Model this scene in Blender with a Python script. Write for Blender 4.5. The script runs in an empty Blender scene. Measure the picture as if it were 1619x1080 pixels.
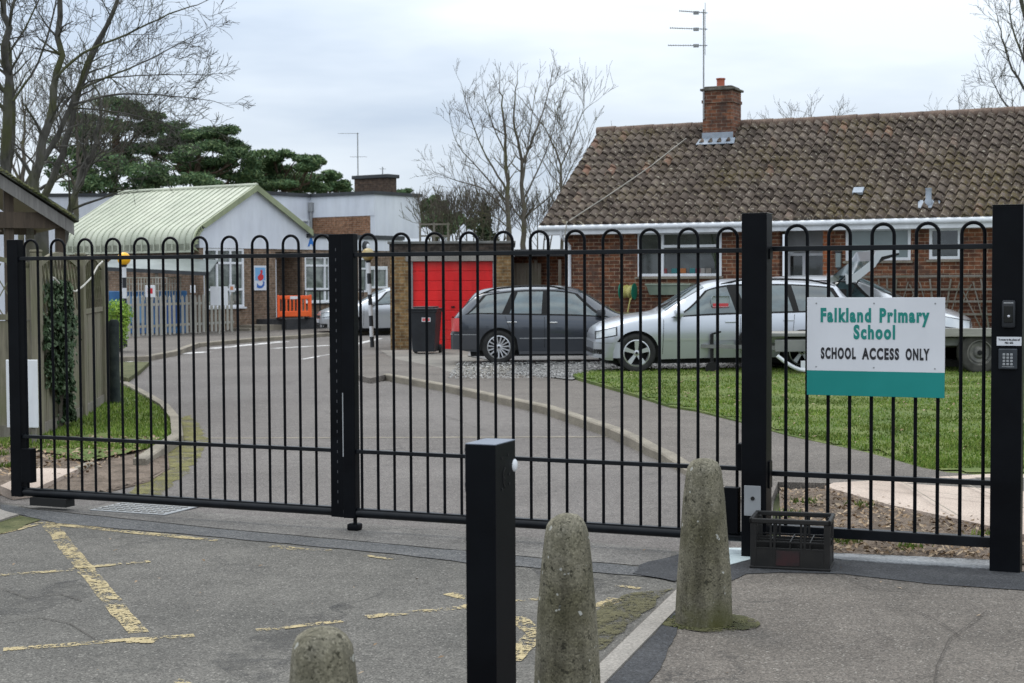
import bpy, bmesh, math, random
from mathutils import Vector, Matrix
random.seed(7)
S = bpy.context.scene
COL = S.collection
R = math.radians
# ---------------------------------------------------------------- camera
CAMH = 1.7
PIT, ROL, FPX = .0422, -.0049, 2411.0
cd = bpy.data.cameras.new('camera'); cam = bpy.data.objects.new('camera', cd); COL.objects.link(cam)
cd.sensor_width = 36; cd.lens = FPX/1619*36; cd.clip_start = .1; cd.clip_end = 3000
cam.matrix_world = Matrix.Translation((0, 0, CAMH)) @ Matrix.Rotation(math.pi/2-PIT, 4, 'X') @ Matrix.Rotation(ROL, 4, 'Z')
cd.dof.use_dof = True; cd.dof.focus_distance = 9.0; cd.dof.aperture_fstop = 8.0
S.camera = cam
# ---------------------------------------------------------------- light
SUN_EL, SUN_AZ = R(58), R(325)
W = bpy.data.worlds.new('World'); S.world = W; W.use_nodes = True
nt = W.node_tree; N = nt.nodes; N.clear()
def nd(t, **k):
    n = N.new(t)
    for a, b in k.items(): setattr(n, a, b)
    return n
out = nd('ShaderNodeOutputWorld'); bg = nd('ShaderNodeBackground'); bg.inputs[1].default_value = .1
sky = nd('ShaderNodeTexSky', sky_type='NISHITA'); sky.sun_disc = False; sky.sun_elevation = SUN_EL; sky.sun_rotation = SUN_AZ
tc = nd('ShaderNodeTexCoord'); sep = nd('ShaderNodeSeparateXYZ'); nt.links.new(tc.outputs['Generated'], sep.inputs[0])
mp = nd('ShaderNodeMapping'); mp.inputs['Scale'].default_value = (1.0, 1.0, 4.5); nt.links.new(tc.outputs['Generated'], mp.inputs[0])
mp.inputs['Location'].default_value = (.3, .0, .35)
nz = nd('ShaderNodeTexNoise'); nz.inputs['Scale'].default_value = 2.6; nz.inputs['Detail'].default_value = 5; nz.inputs['Roughness'].default_value = .5; nt.links.new(mp.outputs[0], nz.inputs[0])
cr = nd('ShaderNodeValToRGB'); cr.color_ramp.elements[0].position = .36; cr.color_ramp.elements[1].position = .60
cr.color_ramp.elements[0].color = (.53, .625, .76, 1); cr.color_ramp.elements[1].color = (.83, .905, .985, 1)
nt.links.new(nz.outputs[0], cr.inputs[0])
mr = nd('ShaderNodeMapRange'); mr.inputs[1].default_value = 0; mr.inputs[2].default_value = .9; mr.inputs[3].default_value = 9.1; mr.inputs[4].default_value = 28
nt.links.new(sep.outputs[2], mr.inputs[0])
vm = nd('ShaderNodeVectorMath', operation='SCALE'); nt.links.new(cr.outputs[0], vm.inputs[0]); nt.links.new(mr.outputs[0], vm.inputs['Scale'])
er = nd('ShaderNodeValToRGB'); er.color_ramp.elements[0].position = .12; er.color_ramp.elements[1].position = .6
er.color_ramp.elements[0].color = (1, 1, 1, 1); er.color_ramp.elements[1].color = (1.0, .955, .90, 1); nt.links.new(sep.outputs[2], er.inputs[0])
vt = nd('ShaderNodeVectorMath', operation='MULTIPLY'); nt.links.new(vm.outputs[0], vt.inputs[0]); nt.links.new(er.outputs[0], vt.inputs[1])
mx = nd('ShaderNodeMix', data_type='RGBA'); mx.inputs[0].default_value = .93
nt.links.new(sky.outputs[0], mx.inputs[6]); nt.links.new(vt.outputs[0], mx.inputs[7])
nt.links.new(mx.outputs[2], bg.inputs[0]); nt.links.new(bg.outputs[0], out.inputs[0])
sl = bpy.data.lights.new('sun', 'SUN'); sun = bpy.data.objects.new('sun', sl); COL.objects.link(sun)
sl.energy = 1.1; sl.angle = R(16); sl.color = (1, .95, .87)
_d = Vector((math.sin(SUN_AZ)*math.cos(SUN_EL), math.cos(SUN_AZ)*math.cos(SUN_EL), math.sin(SUN_EL)))
sun.rotation_euler = _d.to_track_quat('Z', 'Y').to_euler()
S.view_settings.view_transform = 'Standard'; S.view_settings.look = 'None'; S.view_settings.gamma = 1
S.view_settings.exposure = 0
# ---------------------------------------------------------------- measuring helpers (survey of the photo)
def _ray(px, py):
    a = px-809.5; b = 540-py; c, s = math.cos(ROL), math.sin(ROL)
    u = a*c-b*s; w = a*s+b*c; c, s = math.cos(PIT), math.sin(PIT)
    return (u/FPX, c+w/FPX*s, -s+w/FPX*c)
def G(px, py, z=0):
    r = _ray(px, py); t = (z-CAMH)/r[2]; return Vector((r[0]*t, r[1]*t, z))
def D(px, py, Y):
    r = _ray(px, py); t = Y/r[1]; return Vector((r[0]*t, Y, CAMH+r[2]*t))
# ---------------------------------------------------------------- object helpers
def tag(o, label=None, cat=None, group=None, kind=None):
    if label: o['label'] = label
    if cat: o['category'] = cat
    if group: o['group'] = group
    if kind: o['kind'] = kind
    return o
def thing(name, label, cat, loc=(0, 0, 0), rz=0, group=None):
    o = bpy.data.objects.new(name, None); COL.objects.link(o); o.empty_display_size = .1
    o.location = loc; o.rotation_euler = (0, 0, rz)
    return tag(o, label, cat, group)
def M4(o):
    return Matrix.Translation(o.location) @ Matrix.Rotation(o.rotation_euler.z, 4, 'Z')
def copy_tree(o, parent=None):
    c = o.copy(); COL.objects.link(c)
    if parent: c.parent = parent
    for ch in [k for k in bpy.data.objects if k.parent == o]: copy_tree(ch, c)
    return c
class MB:
    def __init__(s): s.v = []; s.f = []
    def add(s, vs, fs):
        n = len(s.v); s.v += [Vector(v) for v in vs]; s.f += [tuple(i+n for i in f) for f in fs]; return s
    def box(s, x0, x1, y0, y1, z0, z1, M=None):
        vs = [Vector((x, y, z)) for z in (z0, z1) for y in (y0, y1) for x in (x0, x1)]
        if M: vs = [M @ v for v in vs]
        return s.add(vs, [(0, 2, 3, 1), (4, 5, 7, 6), (0, 1, 5, 4), (2, 6, 7, 3), (0, 4, 6, 2), (1, 3, 7, 5)])
    def bev(s, x0, x1, y0, y1, z0, z1, b=.005, M=None):
        # box with chamfered vertical and horizontal edges
        bm = bmesh.new(); bmesh.ops.create_cube(bm, size=1)
        for v in bm.verts: v.co = Vector(((x0+x1)/2+v.co.x*(x1-x0), (y0+y1)/2+v.co.y*(y1-y0), (z0+z1)/2+v.co.z*(z1-z0)))
        bmesh.ops.bevel(bm, geom=bm.edges[:], offset=b, segments=2, affect='EDGES', profile=.5)
        bm.verts.index_update()
        vs = [(M @ v.co if M else v.co.copy()) for v in bm.verts]; fs = [tuple(v.index for v in f.verts) for f in bm.faces]; bm.free()
        return s.add(vs, fs)
    def bar(s, a, b, w, h=None, up=(0, 0, 1)):
        a = Vector(a); b = Vector(b); h = h or w; d = (b-a); L = d.length
        if L < 1e-6: return s
        d.normalize(); u = Vector(up)
        if abs(d.dot(u)) > .98: u = Vector((0, 1, 0))
        x = d.cross(u).normalized(); y = x.cross(d).normalized()
        vs = [p+x*w/2*i+y*h/2*j for p in (a, b) for i, j in ((-1, -1), (1, -1), (1, 1), (-1, 1))]
        return s.add(vs, [(0, 3, 2, 1), (4, 5, 6, 7), (0, 1, 5, 4), (1, 2, 6, 5), (2, 3, 7, 6), (3, 0, 4, 7)])
    def tube(s, pts, r, n=8, caps=True):
        pts = [Vector(p) for p in pts]; k = len(pts)
        if not hasattr(r, '__len__'): r = [r]*k
        base = len(s.v); prev = None
        for i, p in enumerate(pts):
            d = (pts[min(i+1, k-1)]-pts[max(i-1, 0)])
            if d.length < 1e-9: d = Vector((0, 0, 1))
            d.normalize()
            if prev is None:
                x = d.orthogonal().normalized()
            else:
                x = (prev-d*prev.dot(d))
                x = x.normalized() if x.length > 1e-6 else d.orthogonal().normalized()
            prev = x; y = d.cross(x)
            for j in range(n):
                a = 2*math.pi*j/n; s.v.append(p+(x*math.cos(a)+y*math.sin(a))*r[i])
        for i in range(k-1):
            for j in range(n):
                a = base+i*n+j; b = base+i*n+(j+1) % n; s.f.append((a, b, b+n, a+n))
        if caps:
            s.f.append(tuple(base+j for j in range(n))[::-1]); s.f.append(tuple(base+(k-1)*n+j for j in range(n)))
        return s
    def lathe(s, prof, n=24, M=None, axis='Z', caps=True):
        base = len(s.v)
        for (r, z) in prof:
            for j in range(n):
                a = 2*math.pi*j/n
                v = Vector((r*math.cos(a), r*math.sin(a), z)) if axis == 'Z' else Vector((r*math.cos(a), z, r*math.sin(a)))
                s.v.append(M @ v if M else v)
        for i in range(len(prof)-1):
            for j in range(n):
                a = base+i*n+j; b = base+i*n+(j+1) % n; s.f.append((a, b, b+n, a+n))
        if caps: s.f.append(tuple(base+j for j in range(n))[::-1]); s.f.append(tuple(base+(len(prof)-1)*n+j for j in range(n)))
        return s
    def prism(s, pts, t, M=None):
        # polygon pts (Vector3 list) extruded by vector t
        t = Vector(t); n = len(pts); vs = [Vector(p) for p in pts]+[Vector(p)+t for p in pts]
        if M: vs = [M @ v for v in vs]
        return s.add(vs, [tuple(range(n))[::-1], tuple(range(n, 2*n))]+[(i, (i+1) % n, n+(i+1) % n, n+i) for i in range(n)])
    def build(s, name, mat, parent=None, world=False, smooth=False, origin=True, **tags):
        vs = s.v
        me = bpy.data.meshes.new(name); o = bpy.data.objects.new(name, me); COL.objects.link(o)
        if parent is not None:
            if world:
                p = parent; m = M4(p).inverted()
                vs = [m @ v for v in vs]
            o.parent = parent
        elif origin and vs:
            c = Vector((sum(v.x for v in vs)/len(vs), sum(v.y for v in vs)/len(vs), min(v.z for v in vs)))
            vs = [v-c for v in vs]; o.location = c
        me.from_pydata([tuple(v) for v in vs], [], s.f); me.validate(verbose=False)
        bm = bmesh.new(); bm.from_mesh(me)
        if len(bm.faces) < 60000: bmesh.ops.recalc_face_normals(bm, faces=bm.faces[:])
        bm.to_mesh(me); bm.free()
        if mat: me.materials.append(mat)
        if smooth:
            me.shade_smooth()
            try: me.set_sharp_from_angle(angle=R(38))
            except Exception: pass
        if tags: tag(o, **tags)
        return o
def text(name, body, size, mat, parent, M, xs=1.0, bold=0.0, ext=.0006, align='CENTER', sp=1.0, world_parent=False):
    cu = bpy.data.curves.new('t', 'FONT'); cu.body = body; cu.size = size; cu.align_x = align; cu.align_y = 'CENTER'
    cu.offset = bold; cu.extrude = ext; cu.space_character = sp; cu.resolution_u = 4
    to = bpy.data.objects.new('t', cu); COL.objects.link(to)
    bpy.context.view_layer.update()
    me = bpy.data.meshes.new_from_object(to.evaluated_get(bpy.context.evaluated_depsgraph_get()))
    bpy.data.objects.remove(to)
    me.transform(M @ Matrix.Diagonal((xs, 1, 1, 1)))
    o = bpy.data.objects.new(name, me); COL.objects.link(o); me.materials.clear(); me.materials.append(mat)
    if parent: o.parent = parent
    return o
# ---------------------------------------------------------------- materials
def mat(name, col=(.5, .5, .5), rough=.6, metal=0, spec=.5, trans=0, coat=0, emit=None):
    m = bpy.data.materials.new(name); m.use_nodes = True; b = m.node_tree.nodes['Principled BSDF']
    b.inputs['Base Color'].default_value = (*col, 1); b.inputs['Roughness'].default_value = rough; b.inputs['Metallic'].default_value = metal
    b.inputs['Specular IOR Level'].default_value = spec; b.inputs['Coat Weight'].default_value = coat; b.inputs['Transmission Weight'].default_value = trans
    return m
def _n(m, t, **k):
    n = m.node_tree.nodes.new(t)
    for a, b in k.items(): setattr(n, a, b)
    return n
def _l(m, a, b): m.node_tree.links.new(a, b)
def coord(m, scale=(1, 1, 1), kind='Object', sub=None):
    t = _n(m, 'ShaderNodeTexCoord'); p = _n(m, 'ShaderNodeMapping'); p.inputs['Scale'].default_value = scale
    _l(m, t.outputs[kind], p.inputs[0]); return p.outputs[0]
def noise(m, vec, scale, detail=4, rough=.6, dist=0):
    n = _n(m, 'ShaderNodeTexNoise'); n.inputs['Scale'].default_value = scale; n.inputs['Detail'].default_value = detail
    n.inputs['Roughness'].default_value = rough; n.inputs['Distortion'].default_value = dist
    if vec: _l(m, vec, n.inputs['Vector'])
    return n.outputs[0]
def ramp(m, fac, stops):
    r = _n(m, 'ShaderNodeValToRGB'); e = r.color_ramp.elements
    while len(e) < len(stops): e.new(.5)
    for i, (p, c) in enumerate(stops):
        e[i].position = p; e[i].color = (*c, 1) if hasattr(c, '__len__') else (c, c, c, 1)
    _l(m, fac, r.inputs[0]); return r.outputs[0]
def mixc(m, fac, a, b, blend='MIX'):
    x = _n(m, 'ShaderNodeMix', data_type='RGBA', blend_type=blend)
    for sock, v in ((x.inputs[0], fac), (x.inputs[6], a), (x.inputs[7], b)):
        if hasattr(v, 'is_linked'): _l(m, v, sock)
        elif hasattr(v, '__len__'): sock.default_value = (*v, 1)
        else: sock.default_value = v
    return x.outputs[2]
def bsdf(m): return m.node_tree.nodes['Principled BSDF']
def setc(m, c): _l(m, c, bsdf(m).inputs['Base Color'])
def bump(m, h, strength=.3, dist=.01):
    b = _n(m, 'ShaderNodeBump'); b.inputs['Strength'].default_value = strength; b.inputs['Distance'].default_value = dist
    _l(m, h, b.inputs['Height']); _l(m, b.outputs[0], bsdf(m).inputs['Normal'])
def noisy(name, c1, c2, scale, rough=.8, detail=5, bs=.0, bd=.01, fine=None, stretch=(1, 1, 1), lo=.35, hi=.65, metal=0, spec=.4):
    m = mat(name, c1, rough, metal, spec); v = coord(m, stretch); n = noise(m, v, scale, detail)
    c = ramp(m, n, [(lo, c1), (hi, c2)])
    if fine:
        f = noise(m, v, fine, 3, .7); c = mixc(m, 1.0, c, ramp(m, f, [(.3, .62), (.7, 1.35)]), 'MULTIPLY')
        if bs: bump(m, f, bs, bd)
    elif bs: bump(m, n, bs, bd)
    setc(m, c); return m
def asphalt(name, c1, c2, patch=.6, light=(.42, .40, .36), crack=True, speck=.38):
    m = mat(name, c1, .9, 0, .35); v = coord(m)
    big = noise(m, v, patch, 5, .6); c = ramp(m, big, [(.36, c1), (.64, c2)])
    mid = noise(m, v, 5.5, 5, .7); c = mixc(m, 1.0, c, ramp(m, mid, [(.3, .84), (.7, 1.15)]), 'MULTIPLY')
    vo = _n(m, 'ShaderNodeTexVoronoi'); vo.inputs['Scale'].default_value = 130; _l(m, v, vo.inputs['Vector'])
    sepn = _n(m, 'ShaderNodeSeparateColor'); _l(m, vo.outputs['Color'], sepn.inputs[0])
    c = mixc(m, 1.0, c, ramp(m, sepn.outputs[0], [(.0, .55), (.5, 1.0), (1.0, 1.5)]), 'MULTIPLY')
    c = mixc(m, ramp(m, sepn.outputs[1], [(.955, 0.0), (.975, speck)]), c, light)
    f = noise(m, v, 420, 2, .7); c = mixc(m, 1.0, c, ramp(m, f, [(.3, .75), (.7, 1.25)]), 'MULTIPLY')
    if crack:
        w = _n(m, 'ShaderNodeTexVoronoi', feature='DISTANCE_TO_EDGE'); w.inputs['Scale'].default_value = .55
        ds = noise(m, v, 2.2, 5, .7); vv = _n(m, 'ShaderNodeVectorMath', operation='ADD')
        sc = _n(m, 'ShaderNodeVectorMath', operation='SCALE'); _l(m, v, vv.inputs[0]); cmb = _n(m, 'ShaderNodeCombineXYZ'); _l(m, ds, cmb.inputs[0]); _l(m, ds, cmb.inputs[1]); _l(m, cmb.outputs[0], vv.inputs[1]); _l(m, vv.outputs[0], w.inputs['Vector'])
        ck = ramp(m, w.outputs['Distance'], [(.002, .55), (.008, 0.0)])
        gate = ramp(m, noise(m, v, .9, 2), [(.5, 0.0), (.58, 1.0)])
        ck = mixc(m, 1.0, ck, gate, 'MULTIPLY'); c = mixc(m, ck, c, (.02, .02, .02))
    bump(m, vo.outputs['Distance'], .35, .004); setc(m, c); return m
def brick(name, c1, c2, mortar, dark=(.03, .02, .018), var=.5, bias=0, squash=1, weather=None):
    m = mat(name, c1, .88, 0, .3); t = _n(m, 'ShaderNodeTexCoord'); s = _n(m, 'ShaderNodeSeparateXYZ'); _l(m, t.outputs['Object'], s.inputs[0])
    a = _n(m, 'ShaderNodeMath', operation='ADD'); _l(m, s.outputs[0], a.inputs[0]); _l(m, s.outputs[1], a.inputs[1])
    cb = _n(m, 'ShaderNodeCombineXYZ'); _l(m, a.outputs[0], cb.inputs[0]); _l(m, s.outputs[2], cb.inputs[1])
    br = _n(m, 'ShaderNodeTexBrick'); _l(m, cb.outputs[0], br.inputs['Vector']); br.inputs['Scale'].default_value = 1
    br.inputs['Brick Width'].default_value = .225; br.inputs['Row Height'].default_value = .075; br.inputs['Mortar Size'].default_value = .006
    br.inputs['Mortar Smooth'].default_value = .2; br.inputs['Bias'].default_value = bias
    br.inputs['Color1'].default_value = (*c1, 1); br.inputs['Color2'].default_value = (*c2, 1); br.inputs['Mortar'].default_value = (*mortar, 1)
    n = noise(m, cb.outputs[0], 9, 3, .6); c = mixc(m, 1.0, br.outputs['Color'], ramp(m, n, [(.3, .55), (.7, 1.4)]), 'MULTIPLY')
    n3 = noise(m, cb.outputs[0], .8, 4, .6); c = mixc(m, 1.0, c, ramp(m, n3, [(.3, .8), (.7, 1.15)]), 'MULTIPLY')
    if weather: c = mixc(m, ramp(m, noise(m, cb.outputs[0], 2.5, 4), [(.52, 0.0), (.66, .8)]), c, weather)
    bump(m, br.outputs['Fac'], -.4, .008); setc(m, c); return m
def timber(name, c1, c2, sc=(14, 14, .9), green=None):
    m = mat(name, c1, .85, 0, .3); v = coord(m, sc); n = noise(m, v, 2.0, 6, .7, .6)
    c = ramp(m, n, [(.3, c1), (.7, c2)])
    if green: c = mixc(m, ramp(m, noise(m, coord(m), 1.6, 5), [(.45, 0.0), (.65, .75)]), c, green)
    bump(m, n, .3, .004); setc(m, c); return m
M_black = noisy('black_powder_coat', (.0028, .0032, .0045), (.005, .006, .008), 3, .45, 3, spec=.08)
M_blackrail = noisy('black_gloss_rail', (.004, .005, .007), (.008, .010, .013), 6, .32, 3, spec=.22)
M_road = asphalt('near_asphalt', (.080, .076, .068), (.118, .111, .099))
M_road2 = asphalt('school_road_asphalt', (.108, .097, .090), (.142, .129, .120), .35, crack=True)
M_path = asphalt('footpath_asphalt', (.100, .088, .077), (.136, .120, .106), .5)
M_pave = asphalt('pavement_asphalt', (.088, .077, .066), (.124, .109, .094), .7)
M_tarnew = asphalt('fresh_tarmac', (.030, .031, .034), (.050, .051, .054), 2, light=(.12, .13, .15), crack=False)
M_trench = asphalt('trench_tarmac', (.075, .076, .078), (.10, .10, .10), 2, crack=False)
M_conc = noisy('pale_concrete', (.24, .23, .21), (.34, .32, .29), 2.2, .9, 5, .3, .006, fine=60)
M_kerb = noisy('kerb_concrete', (.20, .185, .165), (.30, .275, .245), 1.4, .9, 5, .3, .006, fine=70)
M_kerb2 = noisy('old_kerb', (.17, .15, .12), (.27, .24, .19), 1.6, .9, 5, .3, .006, fine=70)
M_slab = noisy('pink_slab', (.36, .29, .24), (.45, .37, .31), 1.2, .85, 5, .2, .004, fine=90)
M_soil = noisy('soil', (.10, .075, .055), (.20, .155, .12), 5, .95, 6, .8, .03, fine=45)
M_moss = noisy('moss', (.045, .055, .015), (.12, .12, .05), 6, .95, 5, .6, .01, fine=80)
M_lawn = noisy('lawn_base', (.065, .105, .018), (.13, .155, .04), 1.3, .95, 5, .5, .02, fine=60)
M_gravel = asphalt('gravel', (.14, .14, .14), (.21, .205, .20), 1, light=(.35, .35, .34), crack=False)
M_ground = noisy('rough_ground', (.05, .07, .025), (.10, .10, .05), .4, .95, 5)
M_hbrick = brick('house_brick', (.085, .034, .022), (.20, .078, .038), (.30, .23, .165), weather=(.075, .045, .035))
M_gbrick = brick('garage_brick', (.16, .09, .04), (.27, .17, .075), (.27, .24, .16), weather=(.10, .065, .035))
M_sbrick = brick('school_brick', (.16, .105, .07), (.23, .155, .11), (.25, .22, .18))
M_sbrick2 = brick('upper_brick', (.19, .09, .05), (.27, .14, .08), (.27, .22, .17))
M_dbrick = brick('chimney_brick', (.10, .042, .026), (.21, .085, .045), (.20, .165, .13), weather=(.05, .035, .03))
M_orbrick = brick('orange_brick', (.30, .085, .03), (.36, .12, .05), (.30, .24, .18))
M_darkbrick = brick('parapet_brick', (.035, .03, .025), (.07, .055, .045), (.06, .055, .05))
M_white = noisy('white_upvc', (.66, .68, .72), (.74, .76, .79), 1.5, .35, 3)
M_render = noisy('white_cladding', (.60, .63, .70), (.68, .71, .76), .5, .7, 4)
M_grey = noisy('grey_metal', (.24, .25, .26), (.32, .33, .34), 3, .45, 3)
M_dgrey = noisy('dark_trim', (.03, .033, .038), (.05, .055, .06), 2, .6, 3)
M_lead = noisy('lead', (.22, .26, .31), (.33, .37, .43), 4, .6, 4)
M_timber = timber('weathered_timber', (.11, .10, .075), (.25, .225, .165), green=(.15, .155, .085))
M_timber2 = timber('grey_timber', (.13, .115, .095), (.24, .22, .19), green=(.12, .12, .08))
M_shtimber = timber('shelter_timber', (.13, .125, .12), (.25, .24, .23))
M_dktimber = timber('dark_timber', (.045, .035, .028), (.10, .075, .055))
M_soffit = timber('soffit_boards', (.16, .12, .085), (.24, .19, .14), (2, 14, 2))
M_picket = timber('picket_timber', (.30, .29, .26), (.46, .45, .41), green=(.20, .21, .16))
M_red = noisy('red_door_paint', (.72, .012, .014), (.82, .02, .02), 1.0, .4, 3)
M_bin = noisy('bin_plastic', (.012, .014, .018), (.022, .025, .03), 3, .45, 3)
M_tyre = noisy('tyre_rubber', (.012, .012, .012), (.025, .025, .024), 8, .8, 3)
M_oldtyre = noisy('dusty_tyre', (.035, .034, .03), (.065, .062, .055), 8, .9, 3)
M_alloy = mat('alloy', (.55, .56, .58), .3, .75)
M_dark = mat('underbody_black', (.008, .008, .008), .9)
M_silver = mat('silver_paint', (.47, .495, .54), .3, .55, coat=.7)
M_silver2 = mat('bright_silver_paint', (.50, .52, .55), .28, .5, coat=.7)
M_charcoal = mat('slate_paint', (.048, .056, .070), .28, .5, coat=.8)
M_plastic = mat('grey_bumper_plastic', (.05, .053, .06), .5)
M_chrome = mat('chrome', (.8, .8, .8), .12, 1)
M_lamp = mat('lamp_lens', (.55, .58, .6), .12, .3, coat=1)
M_redlens = mat('red_lens', (.55, .03, .03), .2, coat=.6)
M_orange = mat('orange_lens', (.8, .16, .02), .25)
def glassy(name, c1, c2, sc, rough=.06, spec=.9):
    m = mat(name, c1, rough, 0, spec, coat=.6); v = coord(m, (1, 1, 1.6)); n = noise(m, v, sc, 4, .6, .5)
    setc(m, ramp(m, n, [(.38, c1), (.62, c2)])); return m
M_carglass = glassy('car_glass', (.018, .034, .040), (.06, .10, .11), 2.6)
M_pane = glassy('window_glass', (.010, .014, .015), (.045, .055, .055), 1.8)
M_pane2 = glassy('school_glass', (.035, .05, .045), (.20, .23, .21), 1.6)
M_pane3 = glassy('blind_glass', (.12, .16, .16), (.19, .235, .235), .8, .3)
def bark(name, c1, c2, moss=None):
    m = mat(name, c1, .95, 0, .2); v = coord(m, (1, 1, .35)); n = noise(m, v, 7, 5, .7)
    c = ramp(m, n, [(.35, c1), (.65, c2)])
    if moss: c = mixc(m, ramp(m, noise(m, coord(m), 1.1, 4), [(.5, 0.0), (.62, .8)]), c, moss)
    bump(m, n, .4, .01); setc(m, c); return m
M_bark = bark('grey_bark', (.040, .038, .034), (.105, .10, .09), (.075, .08, .035))
M_bark2 = bark('brown_bark', (.07, .06, .048), (.13, .115, .095), (.10, .10, .05))
M_bark3 = bark('pine_bark', (.06, .042, .032), (.12, .085, .062))
def leafm(name, cols, sc=1.2):
    m = mat(name, cols[0], .75, 0, .25); o = _n(m, 'ShaderNodeNewGeometry')
    c1 = ramp(m, o.outputs['Random Per Island'], [(.0, cols[0]), (.45, cols[1]), (1.0, cols[2])])
    n = noise(m, coord(m), sc, 3); c = mixc(m, 1.0, c1, ramp(m, n, [(.35, .7), (.65, 1.3)]), 'MULTIPLY'); setc(m, c); return m
M_pine = leafm('pine_needles', [(.045, .085, .042), (.08, .14, .062), (.15, .20, .085)], .5)
M_ivy = leafm('ivy_leaf', [(.012, .028, .010), (.030, .062, .022), (.13, .17, .10)])
M_bush = leafm('bush_leaf', [(.12, .22, .03), (.22, .36, .05), (.36, .50, .09)], 3)
M_conif = leafm('dark_conifer', [(.02, .032, .014), (.035, .055, .022), (.06, .075, .035)])
M_blade = leafm('grass_blade', [(.060, .120, .012), (.11, .18, .022), (.20, .24, .055)], .7)
M_litter = leafm('dead_leaves', [(.12, .075, .04), (.24, .165, .10), (.38, .30, .21)])
M_pebble = leafm('gravel_stones', [(.10, .10, .10), (.22, .22, .215), (.36, .355, .34)])

def weather(m, amt=.25, sc=3.0):
    b = bsdf(m).inputs['Base Color']; src = b.links[0].from_socket; v = coord(m, (sc, sc, sc*.22))
    c = mixc(m, 1.0, src, ramp(m, noise(m, v, 1.0, 5, .6), [(.34, 1-amt), (.6, 1.04)]), 'MULTIPLY')
    c = mixc(m, ramp(m, noise(m, coord(m), 1.3, 5, .7), [(.56, 0.0), (.72, amt)]), c, (.22, .22, .17)); _l(m, c, b)
weather(M_render, .07); weather(M_red, .16, 5); weather(M_white, .10, 6); weather(M_sbrick, .2)
def faded(name, c1, c2, sc=4, lo=.42, hi=.62, mx=.9):
    m = noisy(name, c1, c2, 5, .95, 5, .4, .006, fine=70); v = coord(m)
    a = _n(m, 'ShaderNodeMath', operation='ADD'); _l(m, noise(m, v, sc, 6, .7), a.inputs[0]); _l(m, noise(m, v, 38, 4, .8), a.inputs[1])
    _l(m, ramp(m, a.outputs[0], [(lo*2, 0.0), (hi*2 if hi*2 < 1 else 1, mx)]), bsdf(m).inputs['Alpha']); return m
# ================================================================ GROUND
from mathutils.geometry import tessellate_polygon
from mathutils import noise as mnoise
def sheet(name, pts, m, kind='structure', jag=0, sub=0, skirt=0, **tags):
    P = [Vector(p) for p in pts]
    if jag:
        Q = []
        for i, p in enumerate(P):
            q = P[(i+1) % len(P)]; n = max(1, int((q-p).length/.09)) if (q-p).length < 9 else 1
            for k in range(n):
                v = p.lerp(q, k/n)
                w = mnoise.noise_vector(v*6)*jag + mnoise.noise_vector(v*23)*jag*.5
                Q.append(Vector((v.x+w.x, v.y+w.y, v.z)))
        P = Q
    tri = tessellate_polygon([P]); mb = MB(); mb.add(P, tri)
    if skirt:
        n = len(P); mb.add(P+[p-Vector((0, 0, skirt)) for p in P], [(i, (i+1) % n, n+(i+1) % n, n+i) for i in range(n)])
    o = mb.build(name, m, origin=False)
    bm = bmesh.new(); bm.from_mesh(o.data)
    for f in bm.faces:
        if abs(f.normal.z) > .5 and f.normal.z < 0: f.normal_flip()
    bm.to_mesh(o.data); bm.free()
    return tag(o, kind=kind, **tags)
def line(name, a, b, m, w=.1, z=.0, jag=.012):
    # painted line or narrow ground strip between two surveyed pixels
    a = G(*a, z); b = G(*b, z); d = (b-a).normalized(); n = Vector((-d.y, d.x, 0))*w/2
    return sheet(name, [a+n, b+n, b-n, a-n], m, jag=jag)
sheet('ground', [(-900, -60, -.03), (900, -60, -.03), (900, 1800, -.03), (-900, 1800, -.03)], M_ground)
# public road in front of the gate
sheet('road', [(-14, -4, 0), (14, -4, 0), (14, 8.0, 0), (3.2, 8.45, 0), (-.9, 10.18, 0), (-4.3, 11.75, 0), (-14, 15.5, 0)], M_road)
# school road beyond the gate
RK = [(1150, 792), (1085, 752), (1046, 731), (960, 691), (860, 655), (700, 619), (605, 601)]       # right kerb line, foot
Kf = [G(*p, 0) for p in RK]
LK = [(262, 735), (290, 700), (286, 672), (268, 650), (238, 632), (203, 613)]
Lf = [G(*p, 0) for p in LK]
sheet('school_road', [(1.55, 9.15, .001), Kf[0]+Vector((.35, 0, .001))]+[k+Vector((.05, 0, .001)) for k in Kf[1:]]+[G(605, 596, .001), Vector((-2.4, 33, .001)), Vector((0, 33, .001)), Vector((0, 36, .001)), Vector((-2.7, 35.5, .001)), (-2.6, 55, .001), (-40, 55, .001), (-40, 30, .001), Lf[-1]-Vector((1, 0, -.001)), Lf[2]-Vector((.6, 0, -.001)), Lf[0]-Vector((.8, 0, -.001)), (-4.35, 12.0, .001), (-3.9, 11.55, .001), (-1.0, 10.2, .001)], M_road2)
# trench strips across the gateway
sheet('gateway_strip', [G(0, 797, .005), G(60, 806, .005), G(325, 834, .005), G(620, 861, .005), G(860, 883, .005), G(1062, 900, .005), G(1075, 915, .005), G(735, 889, .005), G(620, 875, .005), G(345, 849, .005), G(88, 827, .005), G(0, 806, .005)], M_trench, jag=.02)
sheet('gateway_patch', [G(1010, 893, .009), G(1045, 884, .009), G(1085, 872, .009), G(1090, 905, .009), G(1065, 918, .009), G(1000, 906, .009)], M_tarnew, jag=.02)
sheet('gateway_concrete', [G(30, 800, .004), G(150, 798, .004), G(560, 826, .004), G(1060, 868, .004), G(1062, 898, .004), G(860, 882, .004), G(620, 860, .004), G(325, 833, .004), G(60, 805, .004)], M_trench if False else asphalt('gateway_asphalt', (.115, .108, .10), (.16, .15, .138), 1.5), jag=.01)
# joint across the school road
line('road_joint', (232, 693), (1085, 690), M_kerb2, .10, .004, .03)
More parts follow.
